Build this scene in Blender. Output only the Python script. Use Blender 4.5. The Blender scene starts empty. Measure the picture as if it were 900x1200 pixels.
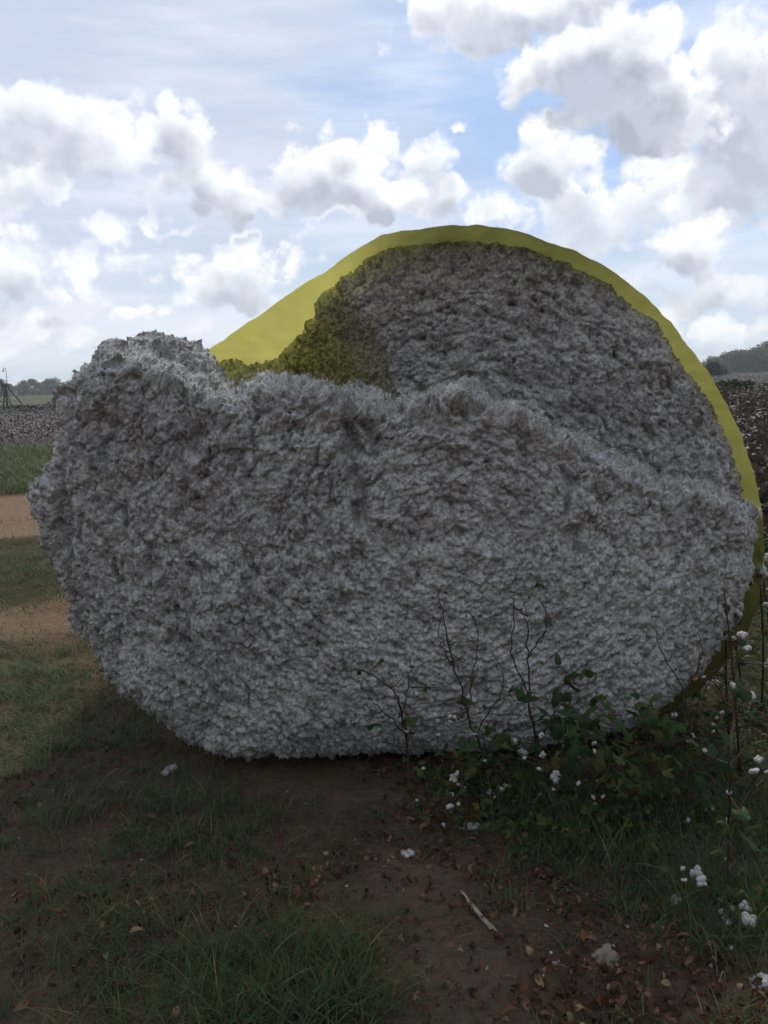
import bpy, bmesh, math, random
import numpy as np
from mathutils import Vector, Matrix
rng = np.random.default_rng(7)
random.seed(7)
R = math.radians
scn = bpy.context.scene
COL = scn.collection

# ------------------------------------------------------------------ camera
PITCH, ROLL, CAMH, FPX = R(8.75), R(1.9), 1.5, 1000.0
Fw = np.array([0, math.cos(PITCH), -math.sin(PITCH)])
R0 = np.array([1., 0, 0]); U0 = np.array([0, math.sin(PITCH), math.cos(PITCH)])
Rt = R0*math.cos(ROLL) - U0*math.sin(ROLL)
Up = U0*math.cos(ROLL) + R0*math.sin(ROLL)
CAM = np.array([0, 0, CAMH])
def ray(px, py):
    return Fw + Rt*((px-450)/FPX) + Up*((600-py)/FPX)
def at(px, py, Y):
    d = ray(px, py); return CAM + d*(Y/d[1])
def gp(px, py, z=0.0):
    d = ray(px, py); return CAM + d*((z-CAMH)/d[2])
def topx(P):
    P = np.asarray(P, float) - CAM
    f = P@Fw; f = np.where(f < 1e-3, 1e-3, f)
    return 450 + FPX*(P@Rt)/f, 600 - FPX*(P@Up)/f

cd = bpy.data.cameras.new('camera'); cam = bpy.data.objects.new('camera', cd); COL.objects.link(cam)
cd.sensor_fit = 'VERTICAL'; cd.sensor_height = 24; cd.lens = 20; cd.clip_start = .05; cd.clip_end = 3000
M = Matrix(((Rt[0], Up[0], -Fw[0], 0), (Rt[1], Up[1], -Fw[1], 0), (Rt[2], Up[2], -Fw[2], CAMH), (0, 0, 0, 1)))
cam.matrix_world = M
scn.camera = cam

# ------------------------------------------------------------------ numpy noise
PT = rng.integers(0, 1 << 16, 4096).astype(np.int64)
def hsh(i, j, k, s=0):
    a = PT[(i + s*131) & 4095]
    a = PT[(a + j) & 4095]
    a = PT[(a + k) & 4095]
    return a
def h01(i, j, k, s=0):
    return (hsh(i, j, k, s) & 65535).astype(np.float32)/65535.0
def vnoise(P, s=0):
    P = np.asarray(P, np.float32)
    I = np.floor(P).astype(np.int64); f = P - I
    f = f*f*f*(f*(f*6-15)+10)
    out = 0
    for a in (0, 1):
        wa = f[:, 0] if a else 1-f[:, 0]
        for b in (0, 1):
            wb = f[:, 1] if b else 1-f[:, 1]
            for c in (0, 1):
                wc = f[:, 2] if c else 1-f[:, 2]
                out = out + wa*wb*wc*h01(I[:, 0]+a, I[:, 1]+b, I[:, 2]+c, s)
    return out*2-1
def fbm(P, oct=4, s=0, gain=.5):
    o = 0; a = 1; t = 0
    for k in range(oct):
        o = o + a*vnoise(P*(2.03**k)+k*17.3, s+k); t += a; a *= gain
    return o/t
def worley(P, cell, s=0, T=None, an=1.0):
    """nearest feature distance in units of cell, T = unit tangents along which cells are stretched by an"""
    Q = (P/cell).astype(np.float32); I = np.floor(Q).astype(np.int64)
    best = np.full(len(Q), 9e9, np.float32); bid = np.zeros(len(Q), np.float32)
    for a in (-1, 0, 1):
        for b in (-1, 0, 1):
            for c in (-1, 0, 1):
                h = hsh(I[:, 0]+a, I[:, 1]+b, I[:, 2]+c, s)
                jx = (h & 15)/15.; jy = ((h >> 4) & 15)/15.; jz = ((h >> 8) & 15)/15.
                dx = I[:, 0]+a+jx-Q[:, 0]; dy = I[:, 1]+b+jy-Q[:, 1]; dz = I[:, 2]+c+jz-Q[:, 2]
                d2 = dx*dx+dy*dy+dz*dz
                if T is not None:
                    t = dx*T[:, 0]+dy*T[:, 1]+dz*T[:, 2]
                    d2 = (d2-t*t)*an + t*t/an
                m = d2 < best
                best = np.where(m, d2, best); bid = np.where(m, (h & 4095)/4095., bid)
    return np.sqrt(best), bid
def sstep(a, b, x):
    t = np.clip((x-a)/(b-a), 0, 1); return t*t*(3-2*t)

# ------------------------------------------------------------------ mesh helpers
def np_mesh(name, V, F, mats, mi=None, smooth=True, attrs=None):
    """V (n,3); F list of arrays (m,k) or one array"""
    if isinstance(F, np.ndarray): F = [F]
    F = [f for f in F if len(f)]
    me = bpy.data.meshes.new(name)
    V = np.asarray(V, np.float32)
    me.vertices.add(len(V)); me.vertices.foreach_set('co', V.ravel())
    li = np.concatenate([f.ravel() for f in F]).astype(np.int32)
    tot = np.concatenate([np.full(len(f), f.shape[1]) for f in F]).astype(np.int32)
    st = np.concatenate([[0], np.cumsum(tot)[:-1]]).astype(np.int32)
    me.loops.add(len(li)); me.loops.foreach_set('vertex_index', li)
    me.polygons.add(len(tot)); me.polygons.foreach_set('loop_start', st); me.polygons.foreach_set('loop_total', tot)
    if mi is not None: me.polygons.foreach_set('material_index', np.asarray(mi, np.int32))
    me.polygons.foreach_set('use_smooth', np.full(len(tot), smooth))
    for m in (mats if isinstance(mats, (list, tuple)) else [mats]): me.materials.append(m)
    if attrs:
        for k, a in attrs.items():
            at_ = me.attributes.new(k, 'FLOAT', 'POINT'); at_.data.foreach_set('value', np.asarray(a, np.float32))
    me.update(calc_edges=True)
    return me
def merge_(parts):
    V = []; F = []; A = []; n = 0
    for v, f, a in parts: V.append(v); F.append(f+n); A.append(a); n += len(v)
    return np.concatenate(V), np.concatenate(F), np.concatenate(A)
class MB:
    def __init__(s): s.V = []; s.Q = []; s.T = []; s.n = 0; s.A = []; s.qm = []; s.tm = []
    def add(s, V, F, mat=0, a=0.0):
        V = np.asarray(V, float); F = np.asarray(F, int)
        s.V.append(V); s.A.append(np.full(len(V), a) if np.isscalar(a) else np.asarray(a))
        if F.shape[1] == 4: s.Q.append(F+s.n); s.qm.append(np.full(len(F), mat))
        else: s.T.append(F+s.n); s.tm.append(np.full(len(F), mat))
        s.n += len(V)
    def tube(s, pts, rad, n=6, mat=0, a=0.0, cap=True):
        pts = np.asarray(pts, float); rad = np.broadcast_to(np.asarray(rad, float), (len(pts),))
        tg = np.gradient(pts, axis=0); tg /= np.linalg.norm(tg, axis=1, keepdims=True)+1e-9
        ref = np.array([0.31, 0.17, 0.93]) if abs(tg[0][2]) < .8 else np.array([.95, .2, .1])
        V = []
        for p, t, r in zip(pts, tg, rad):
            u = np.cross(t, ref); u /= np.linalg.norm(u)+1e-9; w = np.cross(t, u)
            an = np.arange(n)*2*math.pi/n
            V.append(p + r*(np.cos(an)[:, None]*u + np.sin(an)[:, None]*w))
        V = np.concatenate(V); F = []
        for i in range(len(pts)-1):
            for j in range(n):
                F.append((i*n+j, i*n+(j+1) % n, (i+1)*n+(j+1) % n, (i+1)*n+j))
        s.add(V, F, mat, a)
        if cap:
            c = len(pts)-1
            for (b, p) in ((0, pts[0]), (c*n, pts[c])):
                Vc = np.concatenate([V[b:b+n], [p]])
                s.add(Vc, [(j, (j+1) % n, n) for j in range(n)], mat, a)
    def box(s, lo, hi, mat=0):
        x0, y0, z0 = lo; x1, y1, z1 = hi
        V = [(x0,y0,z0),(x1,y0,z0),(x1,y1,z0),(x0,y1,z0),(x0,y0,z1),(x1,y0,z1),(x1,y1,z1),(x0,y1,z1)]
        s.add(V, [(0,3,2,1),(4,5,6,7),(0,1,5,4),(1,2,6,5),(2,3,7,6),(3,0,4,7)], mat)
    def mesh(s, name, mats, smooth=True):
        F = []; mi = []
        if s.Q: F.append(np.concatenate(s.Q)); mi.append(np.concatenate(s.qm))
        if s.T: F.append(np.concatenate(s.T)); mi.append(np.concatenate(s.tm))
        return np_mesh(name, np.concatenate(s.V), F, mats, np.concatenate(mi), smooth, {'rnd': np.concatenate(s.A)})
def ob(name, me, parent=None, loc=None, rot=None, sc=None):
    o = bpy.data.objects.new(name, me); COL.objects.link(o)
    if parent is not None: o.parent = parent
    if loc is not None: o.location = loc
    if rot is not None: o.rotation_euler = rot
    if sc is not None: o.scale = (sc, sc, sc) if np.isscalar(sc) else sc
    return o
def tag(o, label=None, cat=None, group=None, kind=None):
    if label: o['label'] = label
    if cat: o['category'] = cat
    if group: o['group'] = group
    if kind: o['kind'] = kind
    return o
def kids(o): return [c for c in COL.objects if c.parent == o]
def copy_tree(o, parent=None):
    c = o.copy(); COL.objects.link(c)
    if parent is not None: c.parent = parent
    for ch in KID.get(o.name, []):
        copy_tree_child(ch, c)
    return c
KID = {}
def child(name, me, parent, **k):
    o = ob(name, me, parent, **k); KID.setdefault(parent.name, []).append(o); return o
def copy_tree_child(ch, par):
    d = ch.copy(); COL.objects.link(d); d.parent = par
    for g in KID.get(ch.name, []): copy_tree_child(g, d)
def rotm(z, x=0., y=0.):
    return np.array(Matrix.Rotation(z, 3, 'Z') @ Matrix.Rotation(x, 3, 'X') @ Matrix.Rotation(y, 3, 'Y'))

# ------------------------------------------------------------------ materials
def newmat(name):
    m = bpy.data.materials.new(name); m.use_nodes = True
    nt = m.node_tree; b = nt.nodes['Principled BSDF']; b.inputs['Roughness'].default_value = .85
    b.inputs['Specular IOR Level'].default_value = .2
    return m, nt, b
def N(nt, t, **k):
    n = nt.nodes.new(t)
    for a, v in k.items():
        if a in n.inputs: n.inputs[a].default_value = v
        else: setattr(n, a, v)
    return n
def ramp(nt, fac, stops):
    r = nt.nodes.new('ShaderNodeValToRGB'); e = r.color_ramp.elements
    while len(e) < len(stops): e.new(.5)
    for q, (p, c) in zip(e, stops): q.position = p; q.color = (*c, 1) if len(c) == 3 else c
    nt.links.new(fac, r.inputs[0]); return r.outputs[0]
def noise(nt, scale, detail=5, vec=None, rough=.55):
    n = N(nt, 'ShaderNodeTexNoise'); n.inputs['Scale'].default_value = scale; n.inputs['Detail'].default_value = detail
    n.inputs['Roughness'].default_value = rough
    if vec is not None: nt.links.new(vec, n.inputs['Vector'])
    return n.outputs['Fac']
def mixc(nt, f, a, b, mode='MIX'):
    m = nt.nodes.new('ShaderNodeMix'); m.data_type = 'RGBA'; m.blend_type = mode
    for s, v in ((0, f), (6, a), (7, b)):
        if isinstance(v, bpy.types.NodeSocket): nt.links.new(v, m.inputs[s])
        else: m.inputs[s].default_value = v if s == 0 else (*v, 1)
    return m.outputs[2]
def math_(nt, op, a, b=0.0, c=0.0):
    m = nt.nodes.new('ShaderNodeMath'); m.operation = op
    for s, v in ((0, a), (1, b), (2, c)):
        if isinstance(v, bpy.types.NodeSocket): nt.links.new(v, m.inputs[s])
        else: m.inputs[s].default_value = v
    return m.outputs[0]
def bump(nt, b, h, st=.5, dist=.01):
    n = N(nt, 'ShaderNodeBump'); n.inputs['Strength'].default_value = st; n.inputs['Distance'].default_value = dist
    nt.links.new(h, n.inputs['Height']); nt.links.new(n.outputs[0], b.inputs['Normal'])
def objco(nt):
    return N(nt, 'ShaderNodeTexCoord').outputs['Object']
def attr(nt, name):
    return N(nt, 'ShaderNodeAttribute', attribute_name=name).outputs['Fac']

def cotton_material(name, base=(.865, .875, .885), dirt=(.275, .26, .25), trash=True):
    m, nt, b = newmat(name); co = objco(nt)
    c = mixc(nt, ramp(nt, noise(nt, 5, 5, co), [(.35, (0, 0, 0)), (.7, (1, 1, 1))]), base, tuple(x*.84 for x in base))
    if trash:
        c = mixc(nt, attr(nt, 'lock'), c, dirt)          # every lock of lint has its own shade
        c = mixc(nt, ramp(nt, noise(nt, 75, 4, co, .65), [(.38, (.7, .7, .7)), (.55, (0, 0, 0))]), c, tuple(x*.85 for x in dirt))
        v = ramp(nt, noise(nt, 85, 3, co, .6), [(.64, (0, 0, 0)), (.68, (1, 1, 1))])
        c = mixc(nt, math_(nt, 'MULTIPLY', v, .8), c, (.10, .065, .04))
        v2 = ramp(nt, noise(nt, 30, 2, co, .6), [(.70, (0, 0, 0)), (.73, (1, 1, 1))])
        c = mixc(nt, math_(nt, 'MULTIPLY', v2, .65), c, (.16, .10, .06))
    nt.links.new(c, b.inputs['Base Color']); b.inputs['Roughness'].default_value = 1; b.inputs['Specular IOR Level'].default_value = 0
    h = noise(nt, 190, 4, co, .7)
    bump(nt, b, h, .7, .004)
    tr = N(nt, 'ShaderNodeBsdfTranslucent'); nt.links.new(c, tr.inputs[0])
    mx = N(nt, 'ShaderNodeMixShader'); mx.inputs[0].default_value = .12
    nt.links.new(b.outputs[0], mx.inputs[1]); nt.links.new(tr.outputs[0], mx.inputs[2])
    nt.links.new(mx.outputs[0], nt.nodes['Material Output'].inputs[0])
    return m
M_COT = cotton_material('bale_cotton')
M_LINT = cotton_material('clean_lint', (.70, .69, .68), trash=False)
M_OLDL = cotton_material('weathered_lint', (.33, .29, .24), trash=False)
def leafmat(name, stops, tl=.35, rough=.6):
    m, nt, b = newmat(name)
    f = math_(nt, 'ADD', math_(nt, 'MULTIPLY', noise(nt, 14, 4, objco(nt)), .45), math_(nt, 'MULTIPLY', attr(nt, 'rnd'), .75))
    c = ramp(nt, f, stops); nt.links.new(c, b.inputs['Base Color']); b.inputs['Roughness'].default_value = rough
    tr = N(nt, 'ShaderNodeBsdfTranslucent'); nt.links.new(c, tr.inputs[0])
    mx = N(nt, 'ShaderNodeMixShader'); mx.inputs[0].default_value = tl
    nt.links.new(b.outputs[0], mx.inputs[1]); nt.links.new(tr.outputs[0], mx.inputs[2])
    nt.links.new(mx.outputs[0], nt.nodes['Material Output'].inputs[0])
    return m
M_GRASS = leafmat('grass_blades', [(.1, (.055, .10, .038)), (.5, (.09, .14, .052)), (.78, (.15, .17, .08)), (1., (.34, .28, .17))], .3)
M_LEAF = leafmat('cotton_leaf', [(.1, (.032, .075, .026)), (.55, (.055, .105, .032)), (.8, (.12, .125, .038)), (1, (.20, .12, .05))], .35)
M_DRY = leafmat('dry_leaf', [(.15, (.055, .026, .017)), (.5, (.13, .060, .034)), (.8, (.21, .105, .058)), (1, (.36, .25, .15))], .15, .6)
M_TREE = leafmat('tree_leaves', [(.1, (.045, .070, .032)), (.6, (.07, .10, .042)), (1, (.12, .135, .06))], .25)
M_BUSH = leafmat('bush_leaves', [(.1, (.022, .036, .015)), (.6, (.04, .055, .022)), (1, (.09, .09, .04))], .2)
M_FLEAF = leafmat('field_leaves', [(.1, (.04, .035, .026)), (.6, (.08, .06, .048)), (1, (.12, .09, .07))], .2)
def plain(name, col, rough=.8, sc=40, var=.35, bd=.003):
    m, nt, b = newmat(name); co = objco(nt)
    f = noise(nt, sc, 5, co)
    nt.links.new(mixc(nt, ramp(nt, f, [(.3, (0, 0, 0)), (.7, (1, 1, 1))]), tuple(c*(1-var) for c in col), tuple(min(1, c*(1+var)) for c in col)), b.inputs['Base Color'])
    b.inputs['Roughness'].default_value = rough; bump(nt, b, f, .6, bd); return m
M_STEM = plain('cotton_stem', (.07, .045, .032))
M_BUR = plain('bur', (.20, .12, .07))
M_STICK = plain('bleached_wood', (.33, .29, .24), sc=60, var=.45)
M_TWIG = plain('twig', (.12, .08, .055))
M_BARK = plain('bark', (.09, .075, .06), sc=3)
M_STEEL = plain('galvanised_steel', (.10, .105, .11), .5, 4, .2)
M_TYRE = plain('tyre_rubber', (.03, .03, .03), .8, 6, .2)

# plastic wrap
m, nt, b = newmat('yellow_plastic_wrap'); co = objco(nt)
mp = N(nt, 'ShaderNodeMapping'); mp.inputs['Scale'].default_value = (2, .7, 2); nt.links.new(co, mp.inputs[0])
f = ramp(nt, noise(nt, 5, 6, mp.outputs[0]), [(.3, (0, 0, 0)), (.7, (1, 1, 1))])
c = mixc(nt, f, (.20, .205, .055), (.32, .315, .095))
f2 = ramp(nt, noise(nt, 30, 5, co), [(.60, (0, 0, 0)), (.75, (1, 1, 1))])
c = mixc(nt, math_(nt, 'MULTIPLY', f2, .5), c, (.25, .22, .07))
c = mixc(nt, math_(nt, 'MULTIPLY', attr(nt, 'lit_sheet'), .8), c, (.60, .55, .14))  # left sheet painted brighter yellow, standing in for light coming through it
nt.links.new(c, b.inputs['Base Color']); b.inputs['Roughness'].default_value = .42; b.inputs['Specular IOR Level'].default_value = .4
bump(nt, b, noise(nt, 22, 5, mp.outputs[0]), .35, .01)
tr = N(nt, 'ShaderNodeBsdfTranslucent'); nt.links.new(c, tr.inputs[0])
mx = N(nt, 'ShaderNodeMixShader'); nt.links.new(math_(nt, 'MULTIPLY_ADD', attr(nt, 'lit_sheet'), .48, .30), mx.inputs[0])   # left sheet also made more translucent, to brighten the hollow behind it
nt.links.new(b.outputs[0], mx.inputs[1]); nt.links.new(tr.outputs[0], mx.inputs[2])
nt.links.new(mx.outputs[0], nt.nodes['Material Output'].inputs[0])
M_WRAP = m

# ground
m, nt, b = newmat('soil'); co = objco(nt)
n1 = noise(nt, 1.6, 7, co, .6); n2 = noise(nt, 28, 6, co, .65); n3 = noise(nt, .35, 4, co)
sand = mixc(nt, n2, (.19, .13, .088), (.35, .25, .17))
soil = mixc(nt, n2, (.058, .037, .025), (.165, .108, .070))
fr = ramp(nt, n1, [(.38, (0, 0, 0)), (.62, (1, 1, 1))])
c = mixc(nt, fr, soil, mixc(nt, .45, soil, sand))
c = mixc(nt, attr(nt, 'sand'), c, sand)
c = mixc(nt, attr(nt, 'turf'), c, mixc(nt, n2, (.030, .038, .018), (.07, .075, .032)))
fld = mixc(nt, ramp(nt, noise(nt, 9, 3, co, .7), [(.52, (0, 0, 0)), (.60, (1, 1, 1))]), mixc(nt, n3, (.06, .047, .04), (.095, .078, .07)), (.25, .24, .24))
c = mixc(nt, attr(nt, 'field'), c, fld)
brn = mixc(nt, n3, (.115, .085, .075), (.17, .135, .125))
c = mixc(nt, attr(nt, 'fallow'), c, brn)
c = mixc(nt, attr(nt, 'crop'), c, mixc(nt, n3, (.065, .10, .03), (.09, .13, .04)))
nt.links.new(c, b.inputs['Base Color']); b.inputs['Roughness'].default_value = 1; b.inputs['Specular IOR Level'].default_value = .05
h = math_(nt, 'ADD', math_(nt, 'ADD', n2, math_(nt, 'MULTIPLY', noise(nt, 110, 4, co, .7), .5)), math_(nt, 'MULTIPLY', noise(nt, 7, 4, co, .7), 1.6)); bump(nt, b, h, 1., .03)
M_SOIL = m

# ------------------------------------------------------------------ ground sheet
def axis(lo, hi, d0, far, grow=1.045):
    a = list(np.arange(lo, hi, d0)); d = d0
    while a[-1] < far: d *= grow; a.append(a[-1]+d)
    return a
xs = axis(0, 2.6, .014, 700); xs = np.array([-v for v in xs[:0:-1]] + xs)
ys = np.array([-v for v in axis(0, .5, .05, 300, 1.25)[:0:-1]] + list(np.arange(0, 1.2, .05)) + axis(1.2, 5.2, .014, 900))
def ground_h(P2):
    P = np.c_[P2, np.zeros(len(P2))]
    d = np.hypot(P2[:, 0], P2[:, 1])
    near = 1-sstep(9, 22, d)
    h = (.030*fbm(P*1.3, 3, 50) + .014*fbm(P*6, 3, 54) + .007*fbm(P*22, 3, 58))*near
    return h
XX, YY = np.meshgrid(xs, ys); G2 = np.c_[XX.ravel(), YY.ravel()]
GZ = ground_h(G2)
# bale weight presses a flat under it
def zones(P2):
    x, y = P2[:, 0], P2[:, 1]
    w = vnoise(np.c_[P2*.35, np.zeros(len(x))], 70)*1.5 + vnoise(np.c_[P2*1.4, np.zeros(len(x))], 71)*.4
    px, py = topx(np.c_[P2, np.zeros(len(x))])
    left = 1-sstep(-.5, 1.5, x)
    yl = y + w*.9
    sand = left*sstep(7.9, 8.5, yl)*(1-sstep(12.2, 13.2, yl))
    sand = np.maximum(sand, left*.75*sstep(5.0, 5.4, yl)*(1-sstep(6.0, 6.5, yl))*(x < -.6))
    sand = sand*(.72+.28*sstep(-.45, .15, fbm(np.c_[P2*1.1, np.zeros(len(x))], 3, 76)))
    sand = np.maximum(sand, .35*np.exp(-(((x-.12)/.28)**2+((y-2.2)/.6)**2)))
    sand = np.maximum(sand, .35*np.exp(-(((x+.95)/.35)**2+((y-3.5)/.3)**2)))
    turf = left*(sstep(12.3, 13.3, yl)*(1-sstep(330, 335, y)) + .75*sstep(6.1, 6.5, yl)*(1-sstep(7.9, 8.6, yl)))
    turf = np.clip(turf + (1-left)*sstep(2, 4, y)*.8, 0, 1)
    turf = np.maximum(turf, sstep(330, 340, y))
    field = np.clip(left*sstep(21.5, 23, y+w)*(1-sstep(50, 54, y)) + (1-left)*sstep(5.0, 8.0, y+w)*(1-sstep(285, 290, y)), 0, 1)
    fallow = left*sstep(60, 63, y)*(1-sstep(160, 165, y))
    crop = left*sstep(160, 165, y)*(1-sstep(330, 335, y))
    return dict(sand=sand, turf=turf, field=field, fallow=fallow, crop=crop)
Z = zones(G2)
nx, ny = len(xs), len(ys)
ii = (np.arange(ny-1)[:, None]*nx + np.arange(nx-1)[None]).ravel()
GF = np.c_[ii, ii+1, ii+nx+1, ii+nx]
tag(ob('ground', np_mesh('ground', np.c_[G2, GZ], GF, M_SOIL, attrs=Z)), kind='structure')
def gz(x, y): return float(ground_h(np.array([[x, y]]))[0])

# ------------------------------------------------------------------ the bale
def cr(P, n, closed=True):
    """Catmull-Rom resample"""
    P = np.asarray(P, float); m = len(P)
    segs = m if closed else m-1; out = []
    t = np.linspace(0, segs, n, endpoint=not closed)
    for v in t:
        i = min(int(v), segs-1); f = v-i
        g = (lambda k: P[k % m]) if closed else (lambda k: P[min(max(k, 0), m-1)])
        p0, p1, p2, p3 = g(i-1), g(i), g(i+1), g(i+2)
        out.append(.5*((2*p1)+(-p0+p2)*f+(2*p0-5*p1+4*p2-p3)*f*f+(-p0+3*p1-3*p2+p3)*f**3))
    return np.array(out)
WP = [(560,874,3.45),(640,872,3.45),(700,862,3.44),(765,842,3.42),(818,808,3.4),(842,783,3.38),(864,752,3.37),(881,718,3.36),(890,680,3.36),(893,640,3.36),(889,595,3.36),(880,555,3.36),(868,515,3.36),
      (850,475,3.36),(830,440,3.36),(805,405,3.36),(780,372,3.36),(740,335,3.36),(700,308,3.36),(650,285,3.36),(600,270,3.36),(540,262,3.36),(490,266,3.36),
      (447,274,3.38),(400,305,3.45),(345,343,3.6),(290,380,3.75),(245,410,3.9),(212,436,3.97),(190,470,4.0),(180,560,4.0),(190,640,4.0),(225,710,4.0),(290,765,4.0),(400,795,4.0)]
WX = np.array([at(*p) for p in WP]); WX[:, 2] = np.maximum(WX[:, 2], .012)
W = cr(WX, 420, False)
CC = np.array([.38, 1.02])                       # bale axis (x, z)
wth = np.unwrap(np.arctan2(W[:, 2]-CC[1], W[:, 0]-CC[0])); wr = np.hypot(W[:, 0]-CC[0], W[:, 2]-CC[1])
o_ = np.argsort(wth); wth = wth[o_]; wr_ = wr[o_]; wy_ = W[o_, 1]
def film_at(x, z):
    th = np.arctan2(z-CC[1], x-CC[0])
    th = np.where(th < wth[0], th+2*math.pi, th)
    return np.interp(th, wth, wr_), np.interp(th, wth, wy_)
def flare_w(x, z):
    th = np.degrees(np.arctan2(z-CC[1], x-CC[0])); return (1-sstep(98, 122, th))*sstep(-75, -55, th)*(.55+.45*sstep(35, 75, th))
FLW = flare_w(W[:, 0], W[:, 2]); FK = .016
def hug(x, z, Y):
    return 1-FK*flare_w(x, z)
# film sheet
nd = 70; dep = np.linspace(0, 1, nd)**1.3
U_ = np.arange(len(W)); BACK = 6.3
V = np.zeros((nd, len(W), 3))
rad = np.c_[W[:, 0]-CC[0], np.zeros(len(W)), W[:, 2]-CC[1]]; rad /= np.linalg.norm(rad, axis=1, keepdims=True)
arc = np.r_[0, np.cumsum(np.linalg.norm(np.diff(W, axis=0), axis=1))]
for i, d in enumerate(dep):
    P = W.copy()
    P[:, 1] = W[:, 1] + (BACK-W[:, 1])*d
    q = np.c_[arc*3.0, P[:, 1]*.9, np.full(len(W), 3.3)]
    wr1 = .012*vnoise(q, 90) + .006*vnoise(q*np.array([2.6, .8, 1]), 91) + .004*vnoise(q*np.array([7, 2.0, 1]), 92) + .0022*(1-2*np.abs(vnoise(q*np.array([11, 5., 1])+3, 94)))
    frontw = np.exp(-d*14)
    P[:, 1] += frontw*(.009*vnoise(np.c_[arc*5, np.zeros(len(W)), np.zeros(len(W))], 93)+.004*vnoise(np.c_[arc*17, np.zeros(len(W)), np.zeros(len(W))], 94))
    k_ = 1-FK*FLW*sstep(0, .26, P[:, 1]-W[:, 1]); P[:, 0] = CC[0]+(P[:, 0]-CC[0])*k_; P[:, 2] = CC[1]+(P[:, 2]-CC[1])*k_
    P += rad*wr1[:, None]
    V[i] = P
V[:, :, 2] = np.maximum(V[:, :, 2], .012)
nw = len(W); ii = (np.arange(nd-1)[:, None]*nw+np.arange(nw-1)[None]).ravel()
bale = ob('cotton_bale', None, loc=(0.38, 3.3, 0))
tag(bale, 'huge torn open round cotton bale with yellow plastic wrap over its top', 'cotton bale')
def bale_child(name, me):
    o = child(name, me, bale); o.location = (-0.38, -3.3, 0); return o
film_V = V.reshape(-1, 3); film_F = np.c_[ii, ii+1, ii+nw+1, ii+nw]
wrap = bale_child('plastic_wrap', np_mesh('plastic_wrap', film_V, film_F, M_WRAP, attrs={'lit_sheet': np.tile((1-flare_w(W[:, 0], W[:, 2]))*(W[:, 2] > .9), nd)}))  # mask picks the left sheet for the painted brightness
# cotton solids -> voxel union -> clump displacement
bm = bmesh.new()
def loft(slices, shear=0.):
    rings = [[bm.verts.new((p[0], Y-shear*min(max((p[0]-.0)/1.1, 0), 1)*max(0, 1-(Y-3.6)/1.5), p[1])) for p in S] for (Y, S) in slices]
    n = len(rings[0])
    for a, b_ in zip(rings, rings[1:]):
        for j in range(n): bm.faces.new((a[j], a[(j+1) % n], b_[(j+1) % n], b_[j]))
    bm.faces.new(rings[0][::-1]); bm.faces.new(rings[-1])
def px2xz(pts, Y): return np.array([at(x, y, Y)[[0, 2]] for x, y in pts])
def scl(P, s, c, z0=.0, lip=0.):
    k = (1-(1-s)*(1-lip*sstep(.85, 1.15, P[:, 1])))[:, None]
    Q = c + (P-c)*k; Q[:, 1] = np.maximum(Q[:, 1], z0); return Q
LOW = [(290,878),(232,862),(182,830),(138,790),(108,752),(92,726),(88,706),(74,672),(60,645),(54,605),(48,575),(56,560),(66,557),(72,538),(86,500),(84,474),(92,456),(106,442),(124,430),(138,420),
       (155,430),(190,444),(225,458),(262,466),(300,464),(345,456),(372,460),(400,472),(432,474),(460,486),(500,474),(540,468),(580,480),(620,494),(660,514),(700,534),(738,550),(762,568),(800,575),(850,585),(878,602),
       (880,638),(869,690),(850,732),(826,765),(796,798),(752,830),(696,856),(600,872),(500,878),(400,880)]
L = cr(px2xz(LOW, 3.26), 160); L[:, 1] = np.maximum(L[:, 1], 0)
cL = np.array([.1, .75])
Lb = L.copy(); fr_, _y = film_at(L[:, 0], L[:, 1])
loft([(3.10, scl(L, .62, cL, .28, .5)), (3.112, scl(L, .80, cL, .20, .75)), (3.135, scl(L, .92, cL, .12, .85)), (3.19, scl(L, .98, cL, .055, .9)), (3.25, L), (3.34, L), (3.44, scl(L, .955, cL)), (3.62, scl(L, .92, cL)), (3.85, scl(L, .85, cL))])
MND = [(98,476),(112,452),(128,430),(142,415),(165,405),(190,399),(214,402),(233,412),(248,432),(262,455),(275,500),(270,620),(150,700),(90,600)]
Mn = cr(px2xz(MND, 3.62), 60); cM = Mn.mean(0)
loft([(3.42, scl(Mn, .75, cM)), (3.48, scl(Mn, .93, cM)), (3.62, Mn), (3.8, scl(Mn, .98, cM)), (3.92, scl(Mn, .85, cM))])
# upper, recessed block
arcW = W[(W[:, 0] > at(447, 274, 3.38)[0]) & (W[:, 2] > .9)][:, [0, 2]]
arcW = arcW[::6]
arcI = CC + (arcW-CC)*(.980-FK*flare_w(arcW[:, 0], arcW[:, 1]))[:, None]
def upper(Y):
    k = max(0, Y-3.74)
    leftpx = [(402,318),(400,336),(424,366),(446,390),(458,415),(466,440),(474,465),(492,540)]
    lf = px2xz(leftpx, 3.74)
    off = -.42*k*(1 - .25*np.linspace(0, 1, len(lf)))
    lf = lf + np.c_[off, np.zeros(len(lf))]
    r_, _ = film_at(lf[:, 0], lf[:, 1]); d = lf-CC; rr = np.linalg.norm(d, axis=1)
    lim = np.minimum(rr, r_-.035-.03*min(k, 1)); lf = CC + d*(lim/rr)[:, None]
    top0 = arcI[-1]
    tl = at(404, 309, 3.45)[[0, 2]]; tl = CC+(tl-CC)*.97; mid = [top0*.5+tl*.5, tl]
    P = np.concatenate([arcI, mid, lf, [[.0, .5], [.8, .4]]])
    # resample to uniform count
    return P
def shr(P, s): c = np.array([.55, 1.2]); return c+(P-c)*s
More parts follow.
